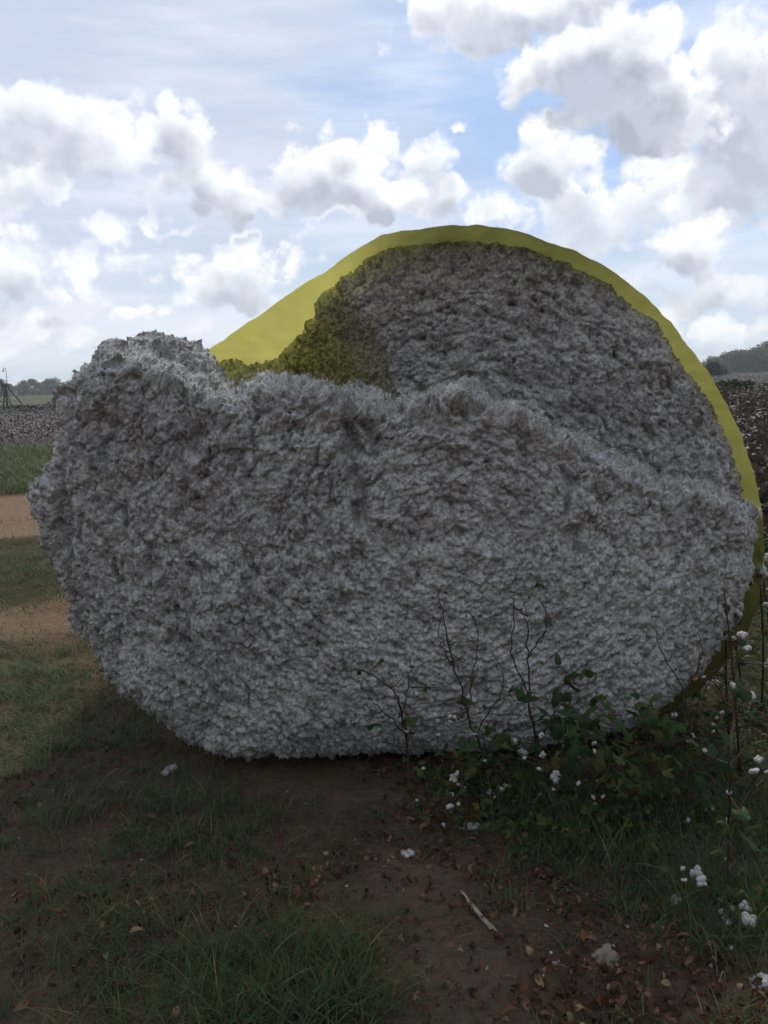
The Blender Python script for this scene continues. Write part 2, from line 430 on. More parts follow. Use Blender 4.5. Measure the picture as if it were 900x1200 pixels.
loft([(3.555, shr(upper(3.74), .86)), (3.57, shr(upper(3.74), .95)), (3.59, shr(upper(3.74), .985)), (3.62, upper(3.74)), (3.74, upper(3.74))] + [(Y, upper(Y)) for Y in (4.0, 4.3, 4.7, 5.1, 5.5)] + [(5.6, shr(upper(5.5), .93))], .17)
# lower back mass inside the wrap
nb = 90; th = np.linspace(0, 2*math.pi, nb, endpoint=False)
fx = film_at(CC[0]+np.cos(th), CC[1]+np.sin(th))[0]
B = CC + np.c_[np.cos(th), np.sin(th)]*(fx-.04)[:, None]
B[:, 1] = np.clip(B[:, 1], .0, 1.33)
loft([(3.84, B), (4.2, B), (5.5, B), (5.6, scl(B, .92, np.array([.3, .7])))])
# heap at the back of the hollow
for (px_, py_, Y_, r_) in ((268, 452, 4.5, .16), (300, 470, 4.3, .2), (225, 470, 4.1, .2), (240, 455, 4.9, .2), (300, 475, 5.2, .22), (324, 462, 5.4, .24), (292, 466, 5.5, .18), (262, 470, 4.8, .18), (340, 450, 5.5, .2)):
    p = at(px_, py_, Y_)
    bmesh.ops.create_icosphere(bm, subdivisions=3, radius=r_, matrix=Matrix.Translation(p)@Matrix.Diagonal((1, 1.2, .8, 1)))
# left lobes
for (px_, py_, Y_, r_) in ((66, 590, 3.3, .075), (100, 724, 3.22, .05)):
    bmesh.ops.create_icosphere(bm, subdivisions=3, radius=r_, matrix=Matrix.Translation(at(px_, py_, Y_))@Matrix.Diagonal((1, 1.4, 1.3, 1)))
bmesh.ops.triangulate(bm, faces=bm.faces[:])
bmesh.ops.recalc_face_normals(bm, faces=bm.faces[:])
me0 = bpy.data.meshes.new('tmp'); bm.to_mesh(me0); bm.free()
tmp = bpy.data.objects.new('tmp', me0); COL.objects.link(tmp)
md = tmp.modifiers.new('r', 'REMESH'); md.mode = 'VOXEL'; md.voxel_size = .0085
dg = bpy.context.evaluated_depsgraph_get(); ev = tmp.evaluated_get(dg); mm = ev.to_mesh()
nV = len(mm.vertices); P = np.zeros(nV*3, np.float32); mm.vertices.foreach_get('co', P); P = P.reshape(-1, 3).astype(float)
nP = len(mm.polygons); li = np.zeros(len(mm.loops), np.int32); mm.loops.foreach_get('vertex_index', li)
lt = np.zeros(nP, np.int32); mm.polygons.foreach_get('loop_total', lt)
assert (lt == 4).all()
Q = li.reshape(-1, 4)
ev.to_mesh_clear(); bpy.data.objects.remove(tmp); bpy.data.meshes.remove(me0)
# drop what nobody can reach: the underside and the far back stay coarse, the front gets one subdivision
def vnormals(P, Q):
    n = np.cross(P[Q[:, 2]]-P[Q[:, 0]], P[Q[:, 3]]-P[Q[:, 1]])
    Nn = np.zeros_like(P)
    for k in range(4):
        for c in range(3): Nn[:, c] += np.bincount(Q[:, k], n[:, c], len(P))
    return Nn/(np.linalg.norm(Nn, axis=1, keepdims=True)+1e-12)
def smooth(P, Q, it):
    E = np.concatenate([Q[:, [0, 1]], Q[:, [1, 2]], Q[:, [2, 3]], Q[:, [3, 0]]])
    deg = np.bincount(E[:, 0], minlength=len(P))+1e-9
    for _ in range(it):
        S = np.stack([np.bincount(E[:, 0], P[E[:, 1], c], len(P)) for c in range(3)], 1)/deg[:, None]
        P = P*.4+S*.6
    return P
P = smooth(P, Q, 6)
def subdiv(P, Q, mask):
    """split the quads in mask into 4; T-junctions at the mask border are fanned"""
    E = np.sort(np.concatenate([Q[:, [0, 1]], Q[:, [1, 2]], Q[:, [2, 3]], Q[:, [3, 0]]]), axis=1)
    key = E[:, 0].astype(np.int64)*len(P)+E[:, 1]
    u, inv = np.unique(key, return_inverse=True)
    mid = (P[u//len(P)]+P[u % len(P)])/2
    nq = len(Q); e = [inv[k*nq:(k+1)*nq] for k in range(4)]
    used = np.zeros(len(u), bool)
    for k in range(4): used[e[k][mask]] = True
    idx = np.full(len(u), -1); idx[used] = len(P)+np.arange(used.sum())
    cen = P[Q[mask]].mean(1); ci = len(P)+used.sum()+np.arange(len(cen))
    V = np.concatenate([P, mid[used], cen])
    q = Q[mask]; m = [idx[e[k][mask]] for k in range(4)]
    F = np.concatenate([np.c_[q[:, 0], m[0], ci, m[3]], np.c_[m[0], q[:, 1], m[1], ci], np.c_[ci, m[1], q[:, 2], m[2]], np.c_[m[3], ci, m[2], q[:, 3]]])
    return V, np.concatenate([F, Q[~mask]])
fc = P[Q].mean(1)
Nf = vnormals(P, Q)[Q].mean(1)
vis = (fc[:, 1] < 4.2) & ((Nf*(CAM-fc)).sum(1) > -.35)
P, Q = subdiv(P, Q, vis)
P = P.astype(np.float64)
print('bale verts', len(P))
Nv = vnormals(P, Q)
# tangents that circle the bale's axis (the cotton was rolled)
rx, rz = P[:, 0]-.30, P[:, 2]-.92
T = np.c_[-rz, np.zeros(len(P)), rx]; T /= np.linalg.norm(T, axis=1, keepdims=True)+1e-6
ppx, ppy = topx(P)
big = fbm(P*3.2, 3, 10)*.034 - .004 + .022*(.4-2*np.abs(vnoise(P*7.5, 14)))*sstep(-.3, .4, vnoise(P*2.1, 15))
wx = P + .02*np.c_[vnoise(P*14, 1), vnoise(P*14, 2), vnoise(P*14, 3)]
f1, id1 = worley(wx, .047, 21, T, 2.1)
f2, id2 = worley(P+.012*np.c_[vnoise(P*34, 7), vnoise(P*34, 8), vnoise(P*34, 9)]+.5, .025, 22, T, 1.8)
f3, id3 = worley(P + .006*np.c_[vnoise(P*60, 4), vnoise(P*60, 5), vnoise(P*60, 6)], .0118, 23, T, 1.3)
dome = lambda f, r: np.sqrt(np.clip(1-(f/r)**2, 0, 1))
med = (dome(f1, 1.0)-.6)*.041*(.45+1.0*id1)
sm = (dome(f2, 1.0)-.6)*.031*(.35+1.2*id2) + (id2-.5)*.007
fine = (dome(f3, 1.0)-.55)*.0135*(.5+id3) + .004*(.5-2*np.abs(vnoise(P*42, 31))) + .003*fbm(P*90, 2, 31)
# the tightly packed lower middle is smoother, the torn upper left is looser
loose = np.clip(.68 + .40*sstep(520, 100, ppx) + .25*sstep(620, 470, ppy), .5, 1.12)
core = 1-.35*np.exp(-((P[:, 0]-.35)**2+(P[:, 2]-.8)**2)/.18)
disp = big*loose + (med*loose + sm*(.6+.4*loose))*core + fine
# gashes torn into the front, and the tuft that stands out above
def seg_dist(a, b_):
    a = np.array(a, float); b_ = np.array(b_, float); ab = b_-a
    q = np.c_[ppx, ppy] + np.c_[fbm(P*11, 2, 33), fbm(P*11, 2, 35)]*16
    t = np.clip(((q-a)@ab)/(ab@ab), 0, 1); return np.linalg.norm(q-(a+t[:, None]*ab), axis=1)
lipy = np.interp(ppx, [p[0] for p in LOW[19:41]], [p[1] for p in LOW[19:41]])
front = (P[:, 1] < 3.5) & (ppy > lipy-14)
for a, b_, w_, d_ in (((412, 492), (402, 535), 9, .075), ((414, 555), (418, 600), 9, .06), ((664, 556), (662, 602), 5, .035), ((678, 622), (672, 658), 5, .035), ((524, 484), (536, 489), 4, .03),
                      ((430, 500), (436, 530), 6, .05), ((228, 510), (233, 530), 6, .03), ((128, 500), (122, 530), 9, .03), ((78, 588), (84, 640), 8, .05), ((535, 590), (540, 620), 5, .03), ((170, 640), (182, 668), 6, .025)):
    sd = seg_dist(a, b_); disp -= front*d_*1.35*np.exp(-(sd/w_/1.2)**2)
sd = seg_dist((612, 338), (616, 358)); disp += (~front)*.05*np.exp(-(sd/9)**2)
# ridge tufts
ridge = front*np.exp(-((lipy+5-ppy)/11)**2)
disp += ridge*(.045*fbm(P*26, 3, 37) + .045*vnoise(P*9, 39) + .024)
P2 = P + Nv*disp[:, None]
# droop / comb: loose clumps pulled outwards a little along the roll
P2 += T*(.010*fbm(P*18, 2, 41)*loose)[:, None]
# stay inside the wrap where it still binds
fr_, fy_ = film_at(P2[:, 0], P2[:, 2]); dx = P2[:, 0]-CC[0]; dz = P2[:, 2]-CC[1]; rr = np.hypot(dx, dz)
lim = fr_*(1-FK*flare_w(P2[:, 0], P2[:, 2])*sstep(.0, .2, P2[:, 1]-fy_))-.010-.014*id2
hit = (P2[:, 1] > fy_-.02) & (rr > lim)
k = np.where(hit, lim/rr, 1); P2[:, 0] = CC[0]+dx*k; P2[:, 2] = CC[1]+dz*k
P2[:, 2] = np.maximum(P2[:, 2], .004+.01*id3)
lock = np.clip(sstep(.30, .95, id1*.20+id2*.36+id3*.44+.22*fbm(P*3.0, 3, 61)), 0, 1)
cot = bale_child('cotton', np_mesh('cotton', P2, Q, M_COT, attrs={'lock': lock}))
# loose fibres standing off the surface
fn = vnormals(P2, Q)
cand = np.nonzero((P2[:, 1] < 4.6) & (((CAM-P2)*fn).sum(1) > -1.2) & (P2[:, 2] > .05))[0]
wgt = (.25+ridge[cand]*.6+loose[cand]**3*.5+ (disp[cand] > .02)*.6); wgt /= wgt.sum()
def fibres(NFI, l0, l1, w0, w1, nrm_w, sd_):
    g = np.random.default_rng(sd_); s_ = g.choice(cand, NFI, p=wgt)
    base = P2[s_]-fn[s_]*.003; dirn = fn[s_]*nrm_w+g.normal(0, .55, (NFI, 3))+T[s_]*g.normal(0, .8, (NFI, 1)); dirn /= np.linalg.norm(dirn, axis=1, keepdims=True)
    ln = g.uniform(l0, l1, NFI)*(1+.6*ridge[s_]); side = np.cross(dirn, g.normal(0, 1, (NFI, 3))); side /= np.linalg.norm(side, axis=1, keepdims=True)
    bend = g.normal(0, .45, (NFI, 3)); wd = g.uniform(w0, w1, NFI); rows = []
    for t, wk in ((0, 1.0), (.5, 1.0), (1, .2)):
        c_ = base+dirn*(ln*t)[:, None]+bend*(ln*t*t)[:, None]
        rows += [c_-side*(wd*wk)[:, None], c_+side*(wd*wk)[:, None]]
    FV = np.stack(rows, 1).reshape(-1, 3); k0 = np.arange(NFI)[:, None]*6
    a, b_ = film_at(FV[:, 0], FV[:, 2]); a = a*(1-FK*flare_w(FV[:, 0], FV[:, 2])*sstep(.0, .2, FV[:, 1]-b_)); rr = np.hypot(FV[:, 0]-CC[0], FV[:, 2]-CC[1]); k = np.where((FV[:, 1] > b_-.03) & (rr > a-.006), (a-.006)/rr, 1)
    FV[:, 0] = CC[0]+(FV[:, 0]-CC[0])*k; FV[:, 2] = np.maximum(CC[1]+(FV[:, 2]-CC[1])*k, .004)
    return FV, np.concatenate([k0+np.array([0, 1, 3, 2]), k0+np.array([2, 3, 5, 4])]), np.repeat(g.uniform(0, 1, NFI), 6)
FV, FF, FA = merge_([fibres(110000, .005, .013, .0004, .0009, .6, 11), fibres(60000, .006, .014, .0009, .0019, .32, 12)])
m, nt, b = newmat('fibre_lint')
c = ramp(nt, attr(nt, 'rnd'), [(0, (.22, .19, .165)), (.10, (.44, .42, .40)), (.40, (.74, .745, .75)), (1, (.91, .915, .92))]); nt.links.new(c, b.inputs['Base Color']); b.inputs['Specular IOR Level'].default_value = 0
tr = N(nt, 'ShaderNodeBsdfTranslucent'); nt.links.new(c, tr.inputs[0]); mx = N(nt, 'ShaderNodeMixShader'); mx.inputs[0].default_value = .35
nt.links.new(b.outputs[0], mx.inputs[1]); nt.links.new(tr.outputs[0], mx.inputs[2]); nt.links.new(mx.outputs[0], nt.nodes['Material Output'].inputs[0])
tag(bale_child('loose_fibres', np_mesh('loose_fibres', FV, FF, m, attrs={'rnd': FA})), kind='stuff')

# ------------------------------------------------------------------ lint puffs, bolls
def puff_mesh(name, seed, mat, locks=4, r=.02, stretch=1.0, fuzz=160, rough=1.0):
    b_ = bmesh.new(); bmesh.ops.create_icosphere(b_, subdivisions=4, radius=1)
    V = np.array([v.co[:] for v in b_.verts]); F = np.array([[v.index for v in f.verts] for f in b_.faces]); b_.free()
    g = np.random.default_rng(seed); an = np.arange(locks)*2*math.pi/locks+g.uniform(0, 1)
    C_ = np.c_[np.cos(an), np.sin(an), g.uniform(-.25, .35, locks)]*g.uniform(.45, .7, (locks, 1))
    rad_ = np.zeros(len(V))
    for c in C_:
        bq = V@c; disc = np.clip(bq**2-(c@c)+g.uniform(.45, .62)**2, 0, None); rad_ = np.maximum(rad_, np.where(disc > 0, bq+np.sqrt(disc), 0))
    rad_ = np.maximum(rad_, .42)
    V = V*(rad_*(1+.16*rough*fbm(V*2.4+seed, 3, seed)+.10*rough*fbm(V*7+seed, 2, seed+1)))[:, None]
    V[:, 2] *= stretch; V *= r
    m_ = MB(); m_.add(V, F)
    i = g.integers(0, len(V), fuzz); d = V[i]/(np.linalg.norm(V[i], axis=1, keepdims=True)+1e-9)+g.normal(0, .6, (fuzz, 3))
    sd = np.cross(d, g.normal(0, 1, (fuzz, 3))); sd /= np.linalg.norm(sd, axis=1, keepdims=True)
    ln_ = g.uniform(.10, .28, (fuzz, 1))*r
    FVv = np.stack([V[i]-sd*r*.03, V[i]+sd*r*.03, V[i]+d*ln_], 1).reshape(-1, 3)
    m_.add(FVv, np.arange(fuzz*3).reshape(-1, 3))
    return m_.mesh(name, mat)
def bur_mesh(seed, r=.02):
    m_ = MB(); g = np.random.default_rng(seed)
    for k in range(5):
        a = k*2*math.pi/5+g.uniform(-.2, .2); d = np.array([math.cos(a), math.sin(a), 0]); s = np.array([-d[1], d[0], 0])
        rows = []
        for t, w_ in ((0, .15), (.35, .42), (.7, .32), (1.05, .03)):
            c = d*r*1.15*t+np.array([0, 0, -r*.55+r*.55*t*t]); rows += [c-s*r*w_, c+[0, 0, -r*.1], c+s*r*w_]
        F = []
        for i in range(3):
            for j in range(2): F.append((i*3+j, i*3+j+1, i*3+j+4, i*3+j+3))
        m_.add(np.array(rows), F)
    m_.tube([(0, 0, -r*1.3), (0, 0, -r*.5)], [r*.1, r*.2], 6)
    return m_.mesh('bur', M_BUR)
BOLL = [puff_mesh('boll', 100+k, M_LINT, [4, 4, 5, 3][k], .021, [1, 1.25, .9, 1.5][k]) for k in range(4)]
BUR = [bur_mesh(k) for k in range(3)]
TUFT = [puff_mesh('tuft', 200+k, M_LINT, [3, 4, 5, 3][k], .024, [.7, .6, .8, .6][k], 300) for k in range(4)]

# ------------------------------------------------------------------ leaves
def leaf_lobed(r=.05, cup=.25, seed=0):
    """three to five lobed cotton leaf, petiole at the origin, pointing +X, fan mesh in three rings"""
    g = np.random.default_rng(seed); nA = 26
    an = np.linspace(-2.55, 2.55, nA)
    prof = .50+.50*np.abs(np.cos(an*1.28))**1.2*np.where(np.abs(an) < 1.0, 1.0, .85)
    prof *= 1+.05*g.normal(0, 1, nA)
    V = [(0, 0, 0)]
    for t in (.4, .75, 1.0):
        rr_ = r*t*prof if t > .5 else r*t*(.6+.4*prof)
        z = -cup*r*t*t*(1+.6*np.cos(an*2.5+g.uniform(0, 3)))+.04*r*g.normal(0, 1, nA)*t
        V += list(np.c_[np.cos(an)*rr_+.15*r, np.sin(an)*rr_, z])
    V = np.array(V); T3 = [(0, 1+i, 2+i) for i in range(nA-1)]; Q4 = []
    for k in range(2):
        for i in range(nA-1): a = 1+k*nA+i; Q4.append((a, a+nA, a+nA+1, a+1))
    return V, np.array(T3), np.array(Q4)
LEAFS = [leaf_lobed(1.0, c, s) for s, c in enumerate((.15, .35, .6, .25))]
def dead_leaf(seed, lng=1.0):
    g = np.random.default_rng(seed); nu, nv = 9, 3
    t = np.linspace(0, 1, nu); w_ = .23*np.sin(np.pi*np.clip(t*.97+.02, 0, 1))**.8*(1-.35*t)
    ang = g.uniform(.6, 3.2)*t*g.choice([-1, 1]); x = np.cumsum(np.cos(ang))/nu; z = np.cumsum(np.sin(ang))/nu*.8
    fold = g.uniform(.2, .9); tw = g.uniform(-.8, .8)*t
    V = []
    for i in range(nu):
        for s in (-1, 0, 1):
            V.append((x[i], s*w_[i]*math.cos(tw[i]), z[i]+abs(s)*w_[i]*fold+s*w_[i]*math.sin(tw[i])))
    V = np.array(V)*lng; V[:, 2] -= V[:, 2].min()
    F = [(i*3+j, i*3+j+1, i*3+j+4, i*3+j+3) for i in range(nu-1) for j in range(2)]
    return V, np.array(F)
DEAD = [dead_leaf(k) for k in range(14)]

# ------------------------------------------------------------------ density of growth on the ground near the camera
def blobs(px, py, L_):
    o = np.zeros(len(px))
    for (x, y, rx_, ry_, w_) in L_: o = o+w_*np.exp(-(((px-x)/rx_)**2+((py-y)/ry_)**2))
    return o
def turf_density(P2):
    x, y = P2[:, 0], P2[:, 1]
    px, py = topx(np.c_[P2, np.zeros(len(x))])
    n = fbm(np.c_[P2*2.6, np.zeros(len(x))], 3, 80)
    g = .52*np.ones(len(x))
    g += blobs(px, py, [(340,1140,120,75,1.1), (90,930,140,60,.35), (60,1120,120,80,.25), (230,960,90,70,.35), (60,830,80,40,.7), (300,990,70,40,.25), (760,990,150,70,.6), (680,960,80,50,.7),
                        (870,1080,70,120,.5), (560,1130,90,80,-.5), (520,1010,90,60,-.5), (360,915,100,22,-.35), (215,850,70,25,.25), (720,1150,130,50,-.35), (40,1180,60,40,-.2), (420,1040,60,30,-.2), (380,1180,100,30,.5),
                        (60,735,80,18,-.5)])
    left = x < -.4
    g = np.where(left & (y > 7.9) & (y < 12.8), .05+.7*sstep(.15, .5, fbm(np.c_[P2*.9, np.zeros(len(x))], 3, 77)), g)
    g = np.where(left & (y > 6.2) & (y < 7.9), .8, g)
    g = np.where(left & (y >= 12.8), .9, g)
    g = np.where((x > 1.3) & (y > 3.2), .55, g)
    return np.clip(g+n*.55, 0, 1)
def inbale(x, y, pad=0): return (x > -.62-.28*np.clip((y-3.2)/.8, 0, 1)-pad) & (x < .95+.25*np.clip((y-3.2)/.8, 0, 1)+pad) & (y > 3.22-pad*.3) & (y < 5.7)
def mk_blades(Pb, h, w_, lean, seg=4, a=None, curl=1.0):
    n = len(Pb); az = rng.uniform(0, 2*math.pi, n); d = np.c_[np.cos(az), np.sin(az), np.zeros(n)]; sd = np.c_[-d[:, 1], d[:, 0], np.zeros(n)]
    rows = []
    for i in range(seg+1):
        t = i/seg
        c = Pb+np.array([0, 0, 1.])*(h*t*(1-.35*lean*t*curl))[:, None]+d*(h*lean*t**1.8)[:, None]
        wk = w_*(1-t**1.6)*.5+w_*.03
        rows += [c-sd*wk[:, None], c+sd*wk[:, None]]
    V = np.stack(rows, 1).reshape(-1, 3); k = np.arange(n)[:, None]*(2*(seg+1))
    F = np.concatenate([k+np.array([2*i, 2*i+1, 2*i+3, 2*i+2]) for i in range(seg)])
    a = rng.uniform(0, 1, n)**1.5 if a is None else a
    return V, F, np.repeat(a, 2*(seg+1))
def merge(parts):
    V = []; F = []; A = []; n = 0
    for v, f, a in parts: V.append(v); F.append(f+n); A.append(a); n += len(v)
    return np.concatenate(V), np.concatenate(F), np.concatenate(A)
parts = []
# tussocks: blades in clumps
def scatter(n, x0, x1, y0, y1, dens=True, pw=1.0):
    P_ = np.c_[rng.uniform(x0, x1, n), y0+(y1-y0)*rng.uniform(0, 1, n)**pw]
    if dens: P_ = P_[rng.uniform(0, 1, len(P_)) < turf_density(P_)]
    P_ = P_[~inbale(P_[:, 0], P_[:, 1])]
    return P_
def add_tussocks(n, x0, x1, y0, y1, per, spread, hr, wr, leanr, pw=1.0):
    C_ = scatter(n, x0, x1, y0, y1, pw=pw); dn = turf_density(C_)
    k = rng.integers(per[0], per[1], len(C_)); P_ = np.repeat(C_, k, 0)+rng.normal(0, spread, (k.sum(), 2)); dn = np.repeat(dn, k)
    ok = ~inbale(P_[:, 0], P_[:, 1]); P_ = P_[ok]; dn = dn[ok]
    h = rng.uniform(*hr, len(P_))*(.55+.65*dn); tuft_h = np.repeat(rng.uniform(.6, 1.3, len(C_)), k)[ok]; h = h*tuft_h
    hue = np.clip(np.repeat(rng.uniform(0, .75, len(C_)), k)[ok]+rng.normal(0, .18, len(P_)), 0, 1)
    parts.append(mk_blades(np.c_[P_, ground_h(P_)-.003], h, rng.uniform(*wr, len(P_)), rng.uniform(*leanr, len(P_)), a=hue))
add_tussocks(10500, -2.6, 2.6, 1.35, 4.8, (6, 18), .024, (.02, .085), (.0014, .0036), (.4, 1.6), 1.2)
add_tussocks(7500, -5.5, 4.5, 3.4, 8.4, (8, 18), .05, (.025, .075), (.003, .006), (.4, 1.4))
add_tussocks(9000, -13, -.5, 12.4, 23, (6, 11), .14, (.06, .20), (.008, .02), (.3, 1.3)); pv_, pf_, pa_ = parts[-1]; parts[-1] = (pv_, pf_, np.clip(pa_*.8+.25, 0, 1))
add_tussocks(2600, -9, -.5, 7.6, 13.2, (6, 12), .09, (.03, .09), (.005, .010), (.4, 1.4))
# the tall dark tussock front left of centre and the long grass among the plants
def tall(L_, n_each, sp, hr):
    for (x, y) in L_:
        c = gp(x, y)[:2]; P_ = c+rng.normal(0, sp, (n_each, 2)); P_ = P_[~inbale(P_[:, 0], P_[:, 1])]
        hue = np.clip(rng.uniform(0, .5)+rng.normal(0, .15, len(P_)), 0, 1); hue[rng.uniform(0, 1, len(P_)) < .04] = 1
        parts.append(mk_blades(np.c_[P_, ground_h(P_)-.003], rng.uniform(*hr, len(P_)), rng.uniform(.002, .0045, len(P_)), rng.uniform(.2, 1.1, len(P_)), seg=6, a=hue))
tall([(250,1150),(290,1130),(330,1150),(360,1120),(400,1160),(430,1180),(310,1180),(380,1190),(270,1190),(340,1200),(410,1120)], 110, .045, (.05, .15))
tall([(600,960),(640,980),(670,1000),(700,990),(740,980),(770,960),(620,930),(800,990),(840,960),(880,980),(720,1020),(760,1030),(690,950),(830,1040),(870,1060),(890,1120),(850,1110),(660,960),(790,1060)], 70, .06, (.06, .24))
tall([(30,1000),(80,960),(130,940),(25,850),(60,880),(150,1000),(200,990),(110,1080)], 60, .06, (.03, .10))
gv, gf, ga = merge(parts)
tag(ob('grass', np_mesh('grass', gv, gf, M_GRASS, attrs={'rnd': ga})), kind='stuff')

# leaf litter
def litter_density(P2):
    px, py = topx(np.c_[P2, np.zeros(len(P2))])
    n = fbm(np.c_[P2*3.5, np.zeros(len(P2))], 3, 85)
    g = .06+blobs(px, py, [(740,1150,140,65,1.2), (640,1050,90,35,.7), (850,1180,90,50,.9), (330,1035,60,25,.55), (380,1020,60,20,.3), (190,1130,90,60,.25), (130,950,80,50,.2), (530,960,60,60,.55), (560,1190,120,40,.3), (90,1050,90,30,.2)])
    return np.clip(g+.35*n*(g > .05), 0, 1)
P_ = np.c_[rng.uniform(-2.2, 2.2, 26000), rng.uniform(1.35, 3.6, 26000)]
P_ = P_[rng.uniform(0, 1, len(P_)) < litter_density(P_)]; P_ = P_[~inbale(P_[:, 0], P_[:, 1])][:6500]
mb = MB()
for (x, y), z in zip(P_, ground_h(P_)):
    v, f = DEAD[rng.integers(len(DEAD))]
    Mx = rotm(rng.uniform(0, 6.3), rng.normal(0, .45), rng.normal(0, .45))*rng.uniform(.018, .050)
    mb.add(v@Mx.T+[x, y, z+rng.uniform(.000, .010)], f, 0, rng.uniform(0, 1)**1.6)
tag(ob('fallen_leaves', mb.mesh('fallen_leaves', M_DRY)), kind='stuff')
# flecks of lint blown about
mb = MB(); P_ = np.c_[rng.uniform(-1.8, 2.0, 420), rng.uniform(1.5, 3.6, 420)]; P_ = P_[~inbale(P_[:, 0], P_[:, 1])]
P_ = P_[rng.uniform(0, 1, len(P_)) < .25+.75*sstep(-.2, .6, P_[:, 0])]
for (x, y), z in zip(P_, ground_h(P_)):
    u = rng.normal(0, 1, (9, 3))*[1, 1, .5]*rng.uniform(.0015, .0045); mb.add(u+[x, y, z+.004], [(0, 1, 2), (3, 4, 5), (6, 7, 8), (0, 4, 8), (1, 5, 6), (2, 3, 7)])
tag(ob('lint_flecks', mb.mesh('lint_flecks', M_LINT)), kind='stuff')
# fine debris: straw, bits of stalk, clods and lint
mb = MB()
P_ = np.c_[rng.uniform(-2.2, 2.2, 5200), rng.uniform(1.3, 4.0, 5200)]; P_ = P_[~inbale(P_[:, 0], P_[:, 1])]
for (x, y), z in zip(P_, ground_h(P_)):
    a = rng.uniform(0, 6.3); l = rng.uniform(.008, .045); d = np.array([math.cos(a), math.sin(a), rng.normal(0, .15)])*l; r_ = rng.uniform(.0005, .0014)
    p = np.array([x, y, z+r_+.002]); mb.tube([p-d/2, p+[0, 0, rng.uniform(0, .003)], p+d/2], r_, 4, 0, rng.uniform(.3, 1), cap=False)
tag(ob('straw_litter', mb.mesh('straw_litter', M_DRY)), kind='stuff')

# ------------------------------------------------------------------ cotton plants beside the bale
def bez(a, b, c, n=8):
    t = np.linspace(0, 1, n)[:, None]; return (1-t)**2*a+2*t*(1-t)*b+t*t*c
def plant(base_px, stems, bolls=(), leaves=(), label='', Y=None, bits=10, rl=(.025, .05), seed=0, group=None):
    """stems: list of px polylines (first point = base) at depth Y; bolls [(px,py,scale)], leaves [(px,py,size)]"""
    g = np.random.default_rng(seed)
    b0 = gp(*base_px); Y = b0[1] if Y is None else Y
    b0 = np.array([b0[0], b0[1], gz(b0[0], b0[1])])
    root = ob('cotton_plant', None, loc=b0); tag(root, label, 'cotton plant', group)
    sm_ = MB(); pts_all = []
    for k, s in enumerate(stems):
        pts = [b0-[0, 0, .02]] if s[0] is None else []
        for q in s:
            if q is None: continue
            yy = Y+(q[2] if len(q) > 2 else g.normal(0, .05)); pts.append(at(q[0], q[1], yy))
        pts = cr(np.array(pts), len(pts)*5, False); pts[:, :2] += .004*g.normal(0, 1, (len(pts), 2))
        r0 = .0052 if s[0] is None else .003
        sm_.tube(pts-b0, np.linspace(r0, .0012, len(pts)), 6); pts_all.append(pts)
    nodes = np.concatenate(pts_all)
    def hook(p, r_=.0014):
        c = nodes[nodes[:, 2] < p[2]+.02] if (nodes[:, 2] < p[2]+.02).any() else nodes
        j = np.argmin(np.linalg.norm(c-p, axis=1)+.1*np.abs(p[2]-.07-c[:, 2])); a = c[j]
        mid = (a+p)/2+np.array([g.normal(0, .01), g.normal(0, .01), -.012]); sm_.tube(bez(a-b0, mid-b0, p-b0, 6), np.linspace(r_*1.3, r_*.8, 6), 5)
        return p-mid
    for (x, y, s) in list(bolls)+[(b_[0]+g.normal(0, 26), b_[1]+g.normal(8, 22), g.uniform(.3, .5)) for b_ in list(bolls)*2]:
        s *= .74
        p = at(x, y, Y+g.normal(0, .06)-.03); p[2] = max(p[2], gz(p[0], p[1])+.025)
        d = hook(p-[0, 0, .022*s]); k = g.integers(4)
        o = child('boll', BOLL[k], root, loc=Vector(p-b0), rot=(g.normal(0, .5), g.normal(0, .5), g.uniform(0, 6)), sc=s)
        child('bur', BUR[k % 3], o)
    fm = MB()
    for (x, y, s) in leaves:
        s *= .92; p = at(x, y, Y+g.normal(0, .08)-.02); p[2] = max(p[2], gz(p[0], p[1])+.03); hook(p, .0009)
        v, t3, q4 = LEAFS[g.integers(4)]; Mx = rotm(g.uniform(0, 6.3), g.normal(0, .45), g.uniform(.0, .9))*s
        a = g.uniform(0, .75); n0 = fm.n; vv = v@Mx.T+(p-b0)
        fm.add(vv, t3, 0, a); fm.Q.append(q4+n0); fm.qm.append(np.zeros(len(q4)))
    # dry shrivelled leaves and empty burs clinging to the twigs
    for _ in range(bits):
        p = nodes[g.integers(len(nodes)//4, len(nodes))]+g.normal(0, .012, 3); v, f = DEAD[g.integers(len(DEAD))]
        Mx = rotm(g.uniform(0, 6.3), g.normal(0, 1), g.uniform(.3, 1.4))*g.uniform(.015, .03); fm.add(v@Mx.T+(p-b0), f, 1, g.uniform(0, .9))
    child('stem', sm_.mesh('stem', M_STEM), root)
    if fm.n: child('foliage', fm.mesh('foliage', [M_LEAF, M_DRY]), root)
    return root
def spray(cx, cy, rx_, ry_, n, s0, s1, sd):
    g = np.random.default_rng(sd); return [(cx+g.normal(0, rx_), cy+g.normal(0, ry_), g.uniform(s0, s1)) for _ in range(n)]
plant((580, 985), [[None, (570,900), (548,835), (530,770), (516,705), (514,695)], [(548,835), (555,790), (560,735), (545,715)], [(530,780), (515,745), (520,712)], [(558,860), (590,800), (575,762)], [(572,905), (510,880), (450,870)]],
      [(553,747,.75), (530,842,1.0), (510,838,.55), (533,845,.6)], spray(570, 885, 35, 25, 20, .022, .04, 1),
      'thin bare cotton plant with forked twigs standing against the middle of the bale', Y=2.95, bits=14, seed=1)
